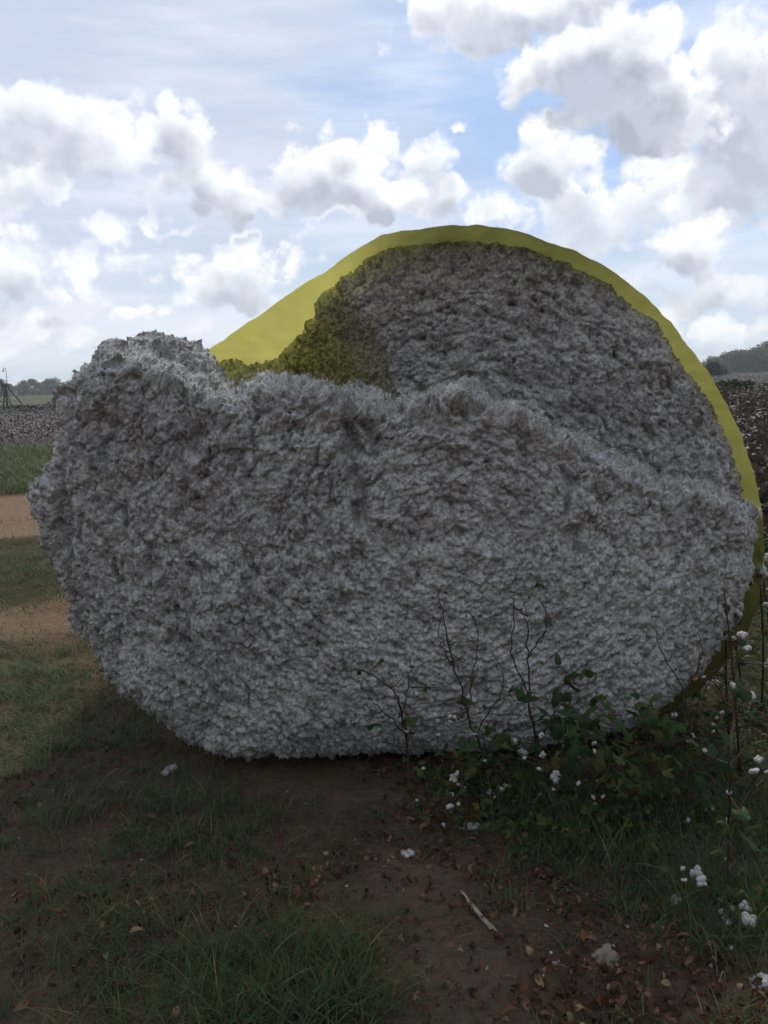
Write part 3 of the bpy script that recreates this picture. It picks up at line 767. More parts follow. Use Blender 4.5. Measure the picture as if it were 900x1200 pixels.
plant((640, 975), [[None, (632,900), (622,830), (618,770), (616,722), (610,692)], [(618,770), (640,735), (632,700)], [(622,820), (600,770), (603,722), (598,698)], [(628,870), (660,820), (676,790)], [(618,722), (598,708)]],
      [(613,882,1.1), (604,868,.6)], [(601,693,.022), (633,684,.024), (655,768,.032), (640,740,.018), (668,797,.05), (690,785,.042), (655,812,.05), (700,815,.04), (650,845,.05), (690,840,.05), (675,860,.05), (720,838,.04)]+spray(670, 865, 45, 32, 34, .025, .05, 2),
      'tallest leafy cotton plant with small leaves at its tip, right of the forked bare one', Y=2.9, bits=12, seed=2)
plant((480, 950), [[None, (478,880), (466,820), (450,800), (425,786), (414,784)], [(470,840), (478,800), (482,770)], [(474,860), (445,830), (430,815)]],
      [(474,784,1.15), (483,780,.8)], [(446,773,.022), (420,786,.018), (500,805,.02)]+spray(490, 850, 25, 12, 6, .02, .035, 3),
      'low arching cotton plant with one big open boll at the left end of the weeds', Y=2.98, bits=10, seed=3)
plant((700, 1000), [[None, (698,940), (690,890), (680,850)], [(700,950), (730,900), (745,860)], [(699,960), (665,915), (655,900)], [(698,930), (722,880), (718,845)]],
      [(652,911,1.15), (694,882,.85), (701,893,1.0), (634,862,.6), (636,885,.6)], spray(720, 880, 65, 38, 60, .022, .048, 4),
      'bushy green cotton plant with large leaves and three bright bolls low in front', Y=2.65, bits=12, seed=4)
plant((808, 985), [[None, (806,900), (808,850), (800,810), (775,760), (768,740)], [(806,850), (830,800), (842,765)], [(800,815), (822,770), (818,735)], [(806,890), (860,840), (872,800)]],
      [(790,838,.7), (846,835,.5), (812,862,.5)], spray(800, 875, 45, 34, 40, .020, .040, 5),
      'bare topped cotton plant in front of the yellow wrap at lower right', Y=2.85, bits=14, seed=5)
plant((857, 1130), [[None, (856,1060), (852,980), (856,900), (860,830), (863,762), (860,735)], [(856,900), (880,860), (885,840)], [(853,970), (885,915), (890,900)], [(860,840), (838,800), (830,790)], [(856,1060), (880,1050)]],
      [(873,1062,.9), (878,1078,1.1), (884,904,.8), (889,890,.6), (817,1022,1.0), (822,1033,.8), (870,744,.7), (876,760,.5)], [(843,995,.03), (880,985,.035), (892,1132,.04), (868,950,.03)]+spray(870, 960, 22, 60, 8, .02, .03, 6),
      'tall straight cotton plant with a dark stem at the right edge', Y=2.15, bits=12, seed=6)
plant((770, 1010), [[None, (768,950), (760,900), (750,870)], [(768,960), (800,925), (828,948)], [(766,940), (735,915), (722,925)]],
      [(828,948,.6), (722,928,.6), (834,947,.5)], spray(775, 925, 45, 34, 36, .020, .042, 7),
      'low green cotton plant with pale dry scraps, left of the tall dark stem', Y=2.6, bits=22, seed=7)
plant((545, 990), [[None, (545,950), (540,905), (528,880)], [(545,955), (520,930), (505,915)], [(545,950), (575,920), (590,905)]],
      [(531,912,.8), (527,945,.7), (573,928,.6), (589,925,.6), (535,907,.6)], spray(545, 930, 35, 22, 16, .018, .036, 8),
      'short ragged cotton plant at the foot of the forked bare one', Y=2.72, bits=30, seed=8)
# the row edge running along the right of the bale
k = 0
edge = [(1.40, 3.35), (1.62, 3.55), (1.75, 3.05), (1.72, 4.0), (1.55, 2.75), (1.95, 3.6), (2.05, 4.4), (2.3, 4.0), (1.85, 4.9), (2.4, 5.0), (1.30, 3.0), (2.2, 5.7), (2.75, 5.6), (1.95, 2.9)]
desc = ['boll laden cotton plant tucked against the right side of the bale', 'cotton plant just behind the one against the bale, white bolls along its stem', 'cotton plant at the right picture edge beside the lower wrap', 'brown cotton plant of the field seen just past the yellow wrap',
        'leafy cotton plant near the right edge below the wrap', 'reddish cotton plant in the first field row right of the bale', 'cotton plant of the second field row right of the bale', 'wide cotton plant right of the bale, cut by the picture edge',
        'cotton plant behind the right shoulder of the bale', 'farther cotton plant at the right picture edge with many bolls', 'small cotton plant under the curve of the yellow wrap', 'dim cotton plant of the third field row beyond the wrap', 'cotton plant at the outer end of the third field row', 'low cotton plant outside the second one at the right edge']
for (x, y), lb in zip(edge, desc):
    g = np.random.default_rng(500+k); b0 = np.array([x, y, gz(x, y)]); root = ob('cotton_plant', None, loc=b0); tag(root, lb, 'cotton plant', 'cotton plants of the field edge right of the bale')
    sm_ = MB(); fm = MB(); H = g.uniform(.55, .85); st = bez(np.zeros(3), np.array([g.normal(0, .05), g.normal(0, .05), H*.5]), np.array([g.normal(0, .12), g.normal(0, .12), H]), 12); sm_.tube(st, np.linspace(.006, .002, 12), 6)
    for q in range(9):
        t = g.integers(3, 12); a = st[t-1]; az = g.uniform(0, 6.3); l = g.uniform(.1, .26); e = a+np.array([math.cos(az)*l, math.sin(az)*l, g.uniform(.02, .12)])
        sm_.tube(bez(a, (a+e)/2+[0, 0, -.02], e, 6), np.linspace(.0025, .0012, 6), 5)
        if q < 7:
            o = child('boll', BOLL[g.integers(4)], root, loc=Vector(e+[0, 0, .015]), rot=(g.normal(0, .5), g.normal(0, .5), g.uniform(0, 6)), sc=g.uniform(.55, 1.1)); child('bur', BUR[g.integers(3)], o)
        for _ in range(3):
            p = a+(e-a)*g.uniform(.2, 1)+g.normal(0, .02, 3)
            if g.uniform() < .45:
                v, t3, q4 = LEAFS[g.integers(4)]; Mx = rotm(g.uniform(0, 6.3), g.normal(0, .5), g.uniform(0, 1))*g.uniform(.02, .04); n0 = fm.n
                fm.add(v@Mx.T+p, t3, 0, g.uniform(0, .9)); fm.Q.append(q4+n0); fm.qm.append(np.zeros(len(q4)))
            else:
                v, f = DEAD[g.integers(len(DEAD))]; Mx = rotm(g.uniform(0, 6.3), g.normal(0, 1), g.uniform(0, 1.4))*g.uniform(.025, .05); fm.add(v@Mx.T+p, f, 1, g.uniform(0, .9))
    child('stem', sm_.mesh('stem', M_STEM), root); child('foliage', fm.mesh('foliage', [M_LEAF, M_DRY]), root); k += 1

# low broad-leaved weeds between them
mb = MB()
for (cx, cy, rx_, ry_, n) in ((620, 960, 70, 28, 130), (720, 960, 80, 30, 150), (830, 930, 60, 40, 120), (540, 920, 45, 22, 90), (880, 880, 40, 60, 160), (700, 1000, 60, 15, 120), (870, 1010, 30, 40, 70), (760, 870, 90, 12, 220), (640, 885, 70, 8, 150)):
    for _ in range(n):
        q = gp(cx+rng.normal(0, rx_), cy+rng.normal(0, ry_)); 
        if inbale(q[0], q[1]) or q[1] > 5: continue
        z = gz(q[0], q[1])+abs(rng.normal(0, .07))+.012; v, t3, q4 = LEAFS[rng.integers(4)]; Mx = rotm(rng.uniform(0, 6.3), rng.normal(0, .5), rng.normal(0, .5))*rng.uniform(.008, .024)
        n0 = mb.n; a = rng.uniform(0, .85); mb.add(v@Mx.T+[q[0], q[1], z], t3, 0, a); mb.Q.append(q4+n0); mb.qm.append(np.zeros(len(q4)))
tag(ob('ground_weeds', mb.mesh('ground_weeds', [M_LEAF])), kind='stuff')

# ------------------------------------------------------------------ loose things on the ground
def put(px, py): 
    q = gp(px, py); z = gz(q[0], q[1]); q = gp(px, py, z); return np.array([q[0], q[1], gz(q[0], q[1])])
for k, (x, y, s, lb) in enumerate([
    (198, 906, 1.35, 'white cotton tuft lying in the grass at left, below the bale'),
    (478, 1003, .85, 'round white cotton tuft on bare soil in the middle'),
    (549, 972, .9, 'long white cotton tuft lying at the edge of the weeds'),
    (491, 941, .5, 'tiny white cotton tuft on the soil nearest the foot of the bale'),
    (528, 948, .7, 'white cotton tuft among dead leaves beside the tiny one'),
    (790, 1057, .7, 'white cotton tuft in the grass to the left of the tall dark stem'),
    (892, 1155, 1.0, 'white cotton tuft in the lower right corner of the photo'),
    (671, 973, .7, 'small white cotton tuft caught in the grass under the bushy plant'),
    (651, 1128, .45, 'tiny grey cotton tuft on bare soil left of the weathered clump'),
    (854, 1112, .5, 'small cotton tuft at the foot of the tall dark stem')]):
    p = put(x, y); o = ob('cotton_tuft', TUFT[k % 4], loc=p+[0, 0, .010*s], rot=(rng.normal(0, .3), rng.normal(0, .3), rng.uniform(0, 6)), sc=s if k != 2 else (.7, 1.6, .8))
    tag(o, lb, 'cotton tuft', 'loose cotton tufts on the ground')
p = put(708, 1129); o = ob('cotton_clump', puff_mesh('cotton_clump', 321, M_OLDL, 5, .026, .75, 260, 3.2), loc=p+[0, 0, .012], rot=(.5, -.4, .4)); tag(o, 'weathered grey brown cotton clump lying on the dead leaves at lower right', 'cotton clump')
# bleached stick
a = put(541, 1048); c_ = put(581, 1096); L_ = np.linalg.norm(c_-a); mb = MB()
pts = np.array([a+(c_-a)*t for t in np.linspace(0, 1, 16)]); nrm = np.cross(c_-a, [0, 0, 1.]); nrm /= np.linalg.norm(nrm)
pts += nrm*(np.sin(np.linspace(0, 3, 16))*.003)[:, None]; pts[:, 2] += .009
rr_ = np.linspace(.0048, .0078, 16)*(1+.04*rng.normal(0, 1, 16)); rr_[5] *= 1.2; rr_[-1] *= .8
mb.tube(pts-a, rr_, 9); o = ob('stick', mb.mesh('stick', M_STICK), loc=a); tag(o, 'short bleached stick lying on bare soil, the palest one', 'stick')
mb = MB(); kp = pts[5]-a; mb.tube([kp-nrm*.0, kp+nrm*.012+[0, 0, .004], kp+nrm*.03+[0, 0, .01]], [.003, .002, .001], 5); mb.tube([kp-(c_-a)/L_*.006, kp+(c_-a)/L_*.006], .0078, 8)
child('knot', mb.mesh('knot', M_TWIG), o)
def twig(A, B, lb, r_=.0028, m_=M_TWIG, wob=.01):
    a = put(*A); b_ = put(*B); pts = np.array([a+(b_-a)*t for t in np.linspace(0, 1, 12)]); pts[:, :2] += np.cumsum(rng.normal(0, wob*.3, (12, 2)), 0); pts[:, 2] = ground_h(pts[:, :2])+r_+.003+.01*np.sin(np.linspace(0, 3.1, 12))
    mb = MB(); mb.tube(pts-a, np.linspace(r_, r_*.5, 12), 6); j = pts[6]-a; mb.tube([j, j+rng.normal(0, .02, 3)*[1, 1, .3]+[0, 0, .006]], [r_*.6, r_*.3], 5)
    tag(ob('twig', mb.mesh('twig', m_), loc=a), lb, 'twig', 'twigs on the ground')
twig((566, 1020), (596, 1040), 'dark twig on soil above the bleached stick')
twig((605, 1056), (668, 1078), 'long thin twig among dead leaves right of the bleached stick', .002)
twig((602, 1100), (604, 1130), 'short thin upright-lying twig below the bleached stick', .0018)
twig((100, 1090), (180, 1062), 'thin twig in the grass at lower left', .002)
for k, (x, y, s, lb) in enumerate([(808,1112,.06,'highest of the curled tan leaves at lower right'), (826,1120,.055,'curled tan leaf beside the highest one'), (800,1134,.05,'curled tan leaf left of the other curled ones'), (600,1058+20,.05,'brown curled leaf just right of the bleached stick'), (620,1122,.055,'orange brown leaf folded on the soil below the bleached stick'),
                                    (322,1051,.05,'pale orange leaf lying in the grass left of centre'), (690,1108,.055,'broad tan leaf touching the weathered cotton clump'), (655,1066,.06,'pale split leaf on the dark leaf litter'), (385,1030,.06,'orange brown leaf on the patch of dead leaves left of centre')]):
    v, f = dead_leaf(60+k); mb = MB(); mb.add(v*s, f, 0, .85+.03*k % .2); p = put(x, y)
    tag(ob('dead_leaf', mb.mesh('dead_leaf', M_DRY), loc=p+[0, 0, .008], rot=(rng.normal(0, .2), rng.normal(0, .2), rng.uniform(0, 6.3))), lb, 'dead leaf', 'larger dead leaves on the ground')

# ------------------------------------------------------------------ the cotton fields (uncountable)
def plant_template(seed, nb, nl, lod):
    g = np.random.default_rng(seed); m_ = MB(); H = g.uniform(.55, .85)
    for s in range(3 if lod else 1):
        e = np.array([g.normal(0, .12), g.normal(0, .12), H*g.uniform(.8, 1)]); m_.tube(bez(np.zeros(3), e*.5+g.normal(0, .03, 3), e, 4), [.007, .005, .004, .002], 3, 0, .5, cap=False)
    for _ in range(nl):
        p = np.array([g.normal(0, .15), g.normal(0, .15), H*g.uniform(.15, 1.0)]); Mx = rotm(g.uniform(0, 6.3), g.normal(0, .7), g.normal(0, .7)); s = g.uniform(.04, .085)
        m_.add((np.array([[-1, 0, 0], [0, -.7, .2], [1, 0, -.1], [0, .7, .2]])*s)@Mx.T+p, [(0, 1, 2, 3)], 1, g.uniform(0, 1))
    for _ in range(nb):
        p = np.array([g.normal(0, .15), g.normal(0, .15), H*g.uniform(.3, 1.02)]); s = g.uniform(.013, .025)
        O = np.array([[1, 0, 0], [-1, 0, 0], [0, 1, 0], [0, -1, 0], [0, 0, 1], [0, 0, -1]])*s*g.uniform(.7, 1.3, (6, 1))
        m_.add(O+p, [(0, 2, 4), (2, 1, 4), (1, 3, 4), (3, 0, 4), (2, 0, 5), (1, 2, 5), (3, 1, 5), (0, 3, 5)], 2, 0)
    V = np.concatenate(m_.V); A = np.concatenate(m_.A)
    return V, A, (np.concatenate(m_.Q), np.concatenate(m_.qm)), (np.concatenate(m_.T), np.concatenate(m_.tm))
def field_mesh(name, P_, temps, sc=None):
    Vs, As, Qs, Ts, qm, tm = [], [], [], [], [], []; n = 0
    which = rng.integers(0, len(temps), len(P_)); sc = rng.uniform(.8, 1.15, len(P_)) if sc is None else sc
    for w_, (V, A, (Q_, q_), (T_, t_)) in enumerate(temps):
        sel = P_[which == w_]; s = sc[which == w_]; m = len(sel)
        if not m: continue
        a = rng.uniform(0, 6.3, m); ca, sa = np.cos(a)*s, np.sin(a)*s
        X = V[None, :, 0]*ca[:, None]-V[None, :, 1]*sa[:, None]+sel[:, 0:1]; Yy = V[None, :, 0]*sa[:, None]+V[None, :, 1]*ca[:, None]+sel[:, 1:2]; Zz = V[None, :, 2]*s[:, None]+np.zeros((m, 1))
        Vs.append(np.stack([X, Yy, Zz], 2).reshape(-1, 3)); As.append(np.tile(A, m)); off = n+np.arange(m)[:, None, None]*len(V)
        Qs.append((Q_[None]+off).reshape(-1, 4)); Ts.append((T_[None]+off).reshape(-1, 3)); qm.append(np.tile(q_, m)); tm.append(np.tile(t_, m)); n += m*len(V)
    return np_mesh(name, np.concatenate(Vs), [np.concatenate(Qs), np.concatenate(Ts)], [M_STEM, M_FLEAF, M_LINT], np.concatenate(qm+tm), False, {'rnd': np.concatenate(As)})
TN = [plant_template(s, 9, 34, 1) for s in range(5)]
TF = [plant_template(20+s, 15, 8, 0) for s in range(5)]
def rows(xlo, xhi, y0, y1, dx, dy):
    X, Y_ = np.meshgrid(np.arange(xlo, xhi, dx), np.arange(y0, y1, dy)); P_ = np.c_[X.ravel(), Y_.ravel()]; return P_+rng.normal(0, .12, P_.shape)
# right: rows run away from the camera
A_ = rows(1.9, 26, 5.6, 38, .8, .3); A_ = A_[(A_[:, 0] > A_[:, 1]*.27) & (A_[:, 0] < A_[:, 1]*.62+1.5)]
B_ = rows(10, 110, 38, 170, 1.0, .75); B_ = B_[(B_[:, 0] > B_[:, 1]*.33) & (B_[:, 0] < B_[:, 1]*.60)]; B_ = B_[(B_[:, 1] < 34) | (B_[:, 1] > 40)]
tag(ob('cotton_field', field_mesh('cotton_field', A_, TN)), kind='stuff')
tag(ob('cotton_field', field_mesh('cotton_field', B_, TF)), kind='stuff')
C2 = rows(-34, -4, 23, 52, .95, .42); C2 = C2[(C2[:, 0] < -C2[:, 1]*.30) & (C2[:, 0] > -C2[:, 1]*.62)]
tag(ob('cotton_field', field_mesh('cotton_field', C2, TF, rng.uniform(.7, 1.05, len(C2)))), kind='stuff')

# ------------------------------------------------------------------ trees, bushes
def crown_mesh(name, seed, H, Wd, mat, nl, ls, z0=.2, lobes=9, flat=1.0):
    g = np.random.default_rng(seed); V = []; A = []
    C_ = [(g.normal(0, Wd*.22), g.normal(0, Wd*.22), H*g.uniform(z0+.12, .84), Wd*g.uniform(.16, .30)) for _ in range(lobes)]+[(0, 0, H*.8, Wd*.22)]
    per = nl//len(C_)
    for (x, y, z, r_) in C_:
        d = g.normal(0, 1, (per, 3)); d /= np.linalg.norm(d, axis=1, keepdims=True); rad_ = r_*g.uniform(.45, 1.08, (per, 1)); p = np.array([x, y, z])+d*rad_*[1, 1, .8*flat]
        p = p[(p[:, 2] > .03*H)]; n = len(p); u = g.normal(0, 1, (n, 3)); u /= np.linalg.norm(u, axis=1, keepdims=True); w_ = np.cross(u, g.normal(0, 1, (n, 3))); w_ /= np.linalg.norm(w_, axis=1, keepdims=True)
        s = ls*g.uniform(.5, 1.2, (n, 1)); V.append(np.stack([p-u*s, p-w_*s*.6, p+u*s, p+w_*s*.6], 1).reshape(-1, 3)); A.append(np.repeat(np.clip(g.uniform(0, 1)+g.normal(0, .2, n), 0, 1), 4))
    V = np.concatenate(V); return np_mesh(name, V, np.arange(len(V)).reshape(-1, 4), mat, smooth=False, attrs={'rnd': np.concatenate(A)})
def trunk_mesh(seed, H, Wd):
    g = np.random.default_rng(seed); m_ = MB(); m_.tube(cr(np.array([[0, 0, -.1], [g.normal(0, .1), 0, H*.35], [g.normal(0, .25), g.normal(0, .2), H*.8]]), 8, False), np.linspace(H*.028, H*.008, 8), 7)
    for _ in range(6):
        z = H*g.uniform(.3, .65); a = g.uniform(0, 6.3); m_.tube([(0, 0, z), (math.cos(a)*Wd*.15, math.sin(a)*Wd*.15, z+H*.08), (math.cos(a)*Wd*.32, math.sin(a)*Wd*.32, z+H*.2)], [H*.010, H*.007, H*.003], 5)
    return m_.mesh('trunk', M_BARK)
protos = []
for k in range(6):
    H, Wd = [(9, 9), (8, 8), (10, 8), (8.5, 10), (7, 8), (9.5, 7)][k]
    protos.append((H, crown_mesh('crown', 700+k, H, Wd, M_TREE, 3600, .34, -.02, 15), trunk_mesh(720+k, H, Wd)))
def tree(x, y, k, s, rz, lb, grp):
    r_ = ob('tree', None, loc=(x, y, 0), rot=(0, 0, rz), sc=s); tag(r_, lb, 'tree', grp); ob('crown', protos[k][1], r_); ob('trunk', protos[k][2], r_)
ordn = ['first', 'second', 'third', 'fourth', 'fifth', 'sixth', 'seventh', 'eighth', 'ninth', 'tenth', 'eleventh', 'twelfth', 'thirteenth', 'fourteenth']
for k, px_ in enumerate([-26, -12, 2, 12, 21, 29, 38, 47, 55, 63, 71, 80]):
    Yd = 360+(k*37) % 25; t_ = (px_-450)/1000/math.cos(PITCH); s = [.75, .8, .85, .66, .72, .74, .85, .72, .7, .86, .74, .62][k]
    p = at(px_, 464, Yd); tree(p[0], Yd, k % 6, s, k*1.3, f'small dark tree, {ordn[k]} from left in the far tree line by the irrigation tower', 'trees of the far left tree line')
RT = [(832,.60),(843,.68),(850,.78),(858,.92),(867,1.0),(875,.96),(884,.98),(893,1.06),(903,1.25),(915,1.0),(928,1.1),(942,1.0)]
for k, (px_, s) in enumerate(RT):
    Yd = 262+(k*29) % 22; p = at(px_, 438, Yd); tree(p[0], Yd, (k*5+2) % 6, s*.92, k*2.1, f'bushy green tree, {ordn[k]} from the left in the right hand wood', 'trees of the right hand wood edge')
for k in range(8):      # a second rank closing the gaps
    px_ = 838+k*12; p = at(px_, 437, 292); tree(p[0], 292, (k*3+1) % 6, [.75, .8, .95, 1.0, 1.02, 1.0, 1.1, 1.05][k], k*.9, f'rear rank tree of the right hand wood, {ordn[k]} from the left', 'rear trees behind the right hand wood edge')
def bush(px_, py_, Y_, H, Wd, sd, lb, mat=M_BUSH, nl=1500, ls=.09):
    p = at(px_, py_, Y_); r_ = ob('bush', None, loc=(p[0], Y_, 0)); tag(r_, lb, 'bush', 'bushes at the field edges'); ob('foliage', crown_mesh('foliage', sd, H, Wd, mat, nl, ls, .0, 12, .9), r_)
    m_ = MB(); g = np.random.default_rng(sd)
    for _ in range(6): m_.tube([(0, 0, 0), (g.normal(0, Wd*.08), g.normal(0, Wd*.08), H*.35), (g.normal(0, Wd*.2), g.normal(0, Wd*.2), H*.7)], [.03, .02, .008], 4)
    ob('stem', m_.mesh('stem', M_BARK), r_)
bush(39, 490, 50, .72, .95, 801, 'near black rounded bush at the far edge of the left cotton field')
bush(58, 489, 54, .62, 2.2, 802, 'wide olive bush right of the near black one, by the torn bale', M_TREE, 1700)
bush(26, 489, 56, .62, 1.5, 803, 'olive bush between the irrigation tower and the near black bush', M_TREE)
bush(6, 490, 57, .5, 2.0, 804, 'low olive bush at the foot of the irrigation tower', M_TREE)
bush(862, 476, 40, .95, 1.5, 805, 'dark rounded bush in the right cotton field next to the wrap', M_BUSH, 2600)
bush(853, 474, 42, .95, 1.1, 808, 'dark bush half hidden by the yellow wrap', M_BUSH, 1800)
bush(893, 476, 44, .62, 1.6, 806, 'olive green bush at the right picture edge in the cotton field', M_TREE, 2000)
bush(835, 437, 120, 2.4, 4.2, 807, 'small distant dark bush peeping past the wrap below the wood', M_BUSH, 1500, .2)

# ------------------------------------------------------------------ centre pivot irrigation tower
YP = 80.; b0 = at(9, 478, YP); b0[2] = 0
tw = ob('irrigation_tower', None, loc=b0); tag(tw, 'dark steel irrigation tower with splayed legs and a tall hooked pipe', 'irrigation tower')
def lp(px_, py_): p = at(px_, py_, YP)-b0; return np.array([p[0], 0, p[2]])
apexz = lp(7, 453)[2]
for (sx, sy) in ((-1, -1), (1, -1), (-1, 1), (1, 1)):
    m_ = MB(); m_.tube([(sx*1.05, sy*1.5, .0), (sx*.12, sy*.12, apexz)], .075, 6); m_.tube([(sx*1.05, sy*1.5, .02), (sx*1.05+.12*sx, sy*1.5, .02)], .09, 6); child('leg', m_.mesh('leg', M_STEEL), tw)
m_ = MB()
for z in (.35, .65):
    w_ = 1.05+(.12-1.05)*z; d_ = 1.5+(.12-1.5)*z; h = apexz*z
    q = [(-w_, -d_, h), (w_, -d_, h), (w_, d_, h), (-w_, d_, h)]
    for i in range(4): m_.tube([q[i], q[(i+1) % 4]], .04, 5)
m_.tube([(-.4, -1.0, apexz*.35), (.12, -.2, apexz)], .03, 5); m_.tube([(.4, -1.0, apexz*.35), (-.12, -.2, apexz)], .03, 5)
child('brace', m_.mesh('brace', M_STEEL), tw)
m_ = MB(); m_.box((-.32, -.25, apexz-.05), (.25, .25, apexz+.22)); child('control_box', m_.mesh('control_box', M_STEEL, False), tw)
m_ = MB(); an = np.linspace(0, math.pi, 10)
arc_ = [(-.25-.55+.55*math.cos(a), 0, apexz+.25+.42*math.sin(a)) for a in an]; arc_ = [(.30, 0, apexz+.1)]+arc_+[(-3, 0, apexz+.22), (-14, 0, apexz+.6)]
m_.tube(arc_, .11, 8); m_.tube([(0, 0, .2), (0, 0, apexz+.1)], .10, 8); child('water_pipe', m_.mesh('water_pipe', M_STEEL), tw)
m_ = MB(); top = lp(6.5, 432); s_b = lp(8.5, 450)
m_.tube([s_b, lp(7.6, 440), top, top+[-.08, 0, .06], top+[-.20, 0, .02], top+[-.24, 0, -.12]], .028, 6); child('gooseneck_pipe', m_.mesh('gooseneck_pipe', M_STEEL), tw)
m_ = MB(); e = top+np.array([-.24, 0, -.12]); m_.tube([e, e+[0, 0, -.14]], [.04, .09], 8); child('sprinkler', m_.mesh('sprinkler', M_STEEL), tw)

# ------------------------------------------------------------------ air
hz = MB(); hz.box((-760, -360, -1.3), (760, 980, 16)); hm = bpy.data.materials.new('haze_air'); hm.use_nodes = True; hn = hm.node_tree
hn.nodes.remove(hn.nodes['Principled BSDF']); pv = N(hn, 'ShaderNodeVolumePrincipled'); pv.inputs['Color'].default_value = (.86, .92, 1, 1); pv.inputs['Density'].default_value = .00055; pv.inputs['Anisotropy'].default_value = .3
hn.links.new(pv.outputs[0], hn.nodes['Material Output'].inputs['Volume'])
tag(ob('haze', hz.mesh('haze', hm, False)), kind='stuff')

# ------------------------------------------------------------------ light
SUN_AZ, SUN_EL = R(17), R(43)          # azimuth to the right of the view direction (+Y)
sdir = np.array([math.sin(SUN_AZ)*math.cos(SUN_EL), math.cos(SUN_AZ)*math.cos(SUN_EL), math.sin(SUN_EL)])
sl = bpy.data.lights.new('sun', 'SUN'); sl.energy = 2.2; sl.angle = R(5); sl.color = (1, .95, .88)
so = bpy.data.objects.new('sun', sl); COL.objects.link(so); so.rotation_euler = Vector(sdir).to_track_quat('Z', 'Y').to_euler()

w = bpy.data.worlds.new('World'); scn.world = w; w.use_nodes = True; nt = w.node_tree
bg = nt.nodes['Background']; bg.inputs[1].default_value = .1
sky = N(nt, 'ShaderNodeTexSky'); sky.sky_type = 'NISHITA'; sky.sun_disc = False; sky.sun_elevation = SUN_EL; sky.sun_rotation = SUN_AZ; sky.air_density = 1.0; sky.dust_density = 1.0
# cloud field: a node group giving the density of cloud in a direction
BL = [(25,135,70,36,1),(85,150,62,40,1),(110,185,85,35,1.1),(15,205,60,32,.9),(205,175,45,30,1),(235,205,60,34,1.1),(275,235,60,25,1.05),(240,262,50,14,.7),
      (365,205,62,38,1.1),(400,232,70,26,1.1),(435,165,36,34,.85),(490,200,42,44,1),(525,240,40,24,.9),(455,240,60,26,1),
      (15,325,50,42,1),(60,350,30,14,.8),(40,388,50,20,.8),(100,380,40,18,.85),(155,352,30,9,.6),(60,278,45,20,.6),(130,262,50,14,.6),(180,255,30,12,.5),(275,330,70,32,.9),(300,345,60,22,.9),(235,382,24,9,.7),(190,320,60,20,.5),(120,310,60,22,.45),
      (620,5,120,32,1.2),(540,40,70,30,.6),(640,95,45,45,1),(700,85,75,52,1.3),(745,125,80,48,1.3),(780,150,60,30,1),(600,65,60,18,.5),(860,60,50,40,1),(870,130,60,70,1.3),(885,200,50,50,1.3),
      (645,200,55,42,1.1),(680,250,90,50,.95),(770,240,60,56,1.05),(830,250,50,60,.9),(700,285,36,15,.8),(800,300,62,34,1.0),(850,325,60,24,.95),(820,345,110,14,.7),(850,375,70,22,.8),(760,330,60,22,.6),
      (534,153,16,5,.62),(580,235,30,20,.6),(690,175,30,18,.8),(610,290,60,20,.7),
      (40,445,70,16,.6),(160,400,60,14,.6),(215,350,40,16,.7),(260,300,60,18,.5),(180,290,50,16,.6),(330,320,60,22,.6),(90,330,50,20,.6),(430,255,80,14,.6),(590,255,40,24,.8),(720,330,80,18,.8),(860,400,80,18,.6),(330,150,40,10,.35),(800,200,60,40,.9),(950,100,80,90,1.2),(-80,200,120,60,1),(-90,330,90,50,1),(1000,250,80,60,1),(1080,330,140,40,1),(-200,120,120,60,1)]
def vnode(nt_, op, a, b_=None, s=None):
    n = nt_.nodes.new('ShaderNodeVectorMath'); n.operation = op
    for i, v in ((0, a), (1, b_)):
        if v is None: continue
        if isinstance(v, bpy.types.NodeSocket): nt_.links.new(v, n.inputs[i])
        else: n.inputs[i].default_value = v
    if s is not None: n.inputs['Scale'].default_value = s
    return n.outputs[0]
FRONT = {(700,85),(745,125),(780,150),(640,95),(600,65),(365,205),(400,232),(455,240),(800,300),(850,325),(820,345),(760,330),(205,175),(235,205),(275,235),(240,262),(275,330),(300,345),(15,325),(60,350),(100,380),(155,352)}
MID = {(620,5),(540,40),(860,60),(870,130),(885,200),(950,100),(25,135),(85,150),(110,185),(645,200),(830,250),(490,200),(525,240),(1000,250),(130,262),(60,278)}
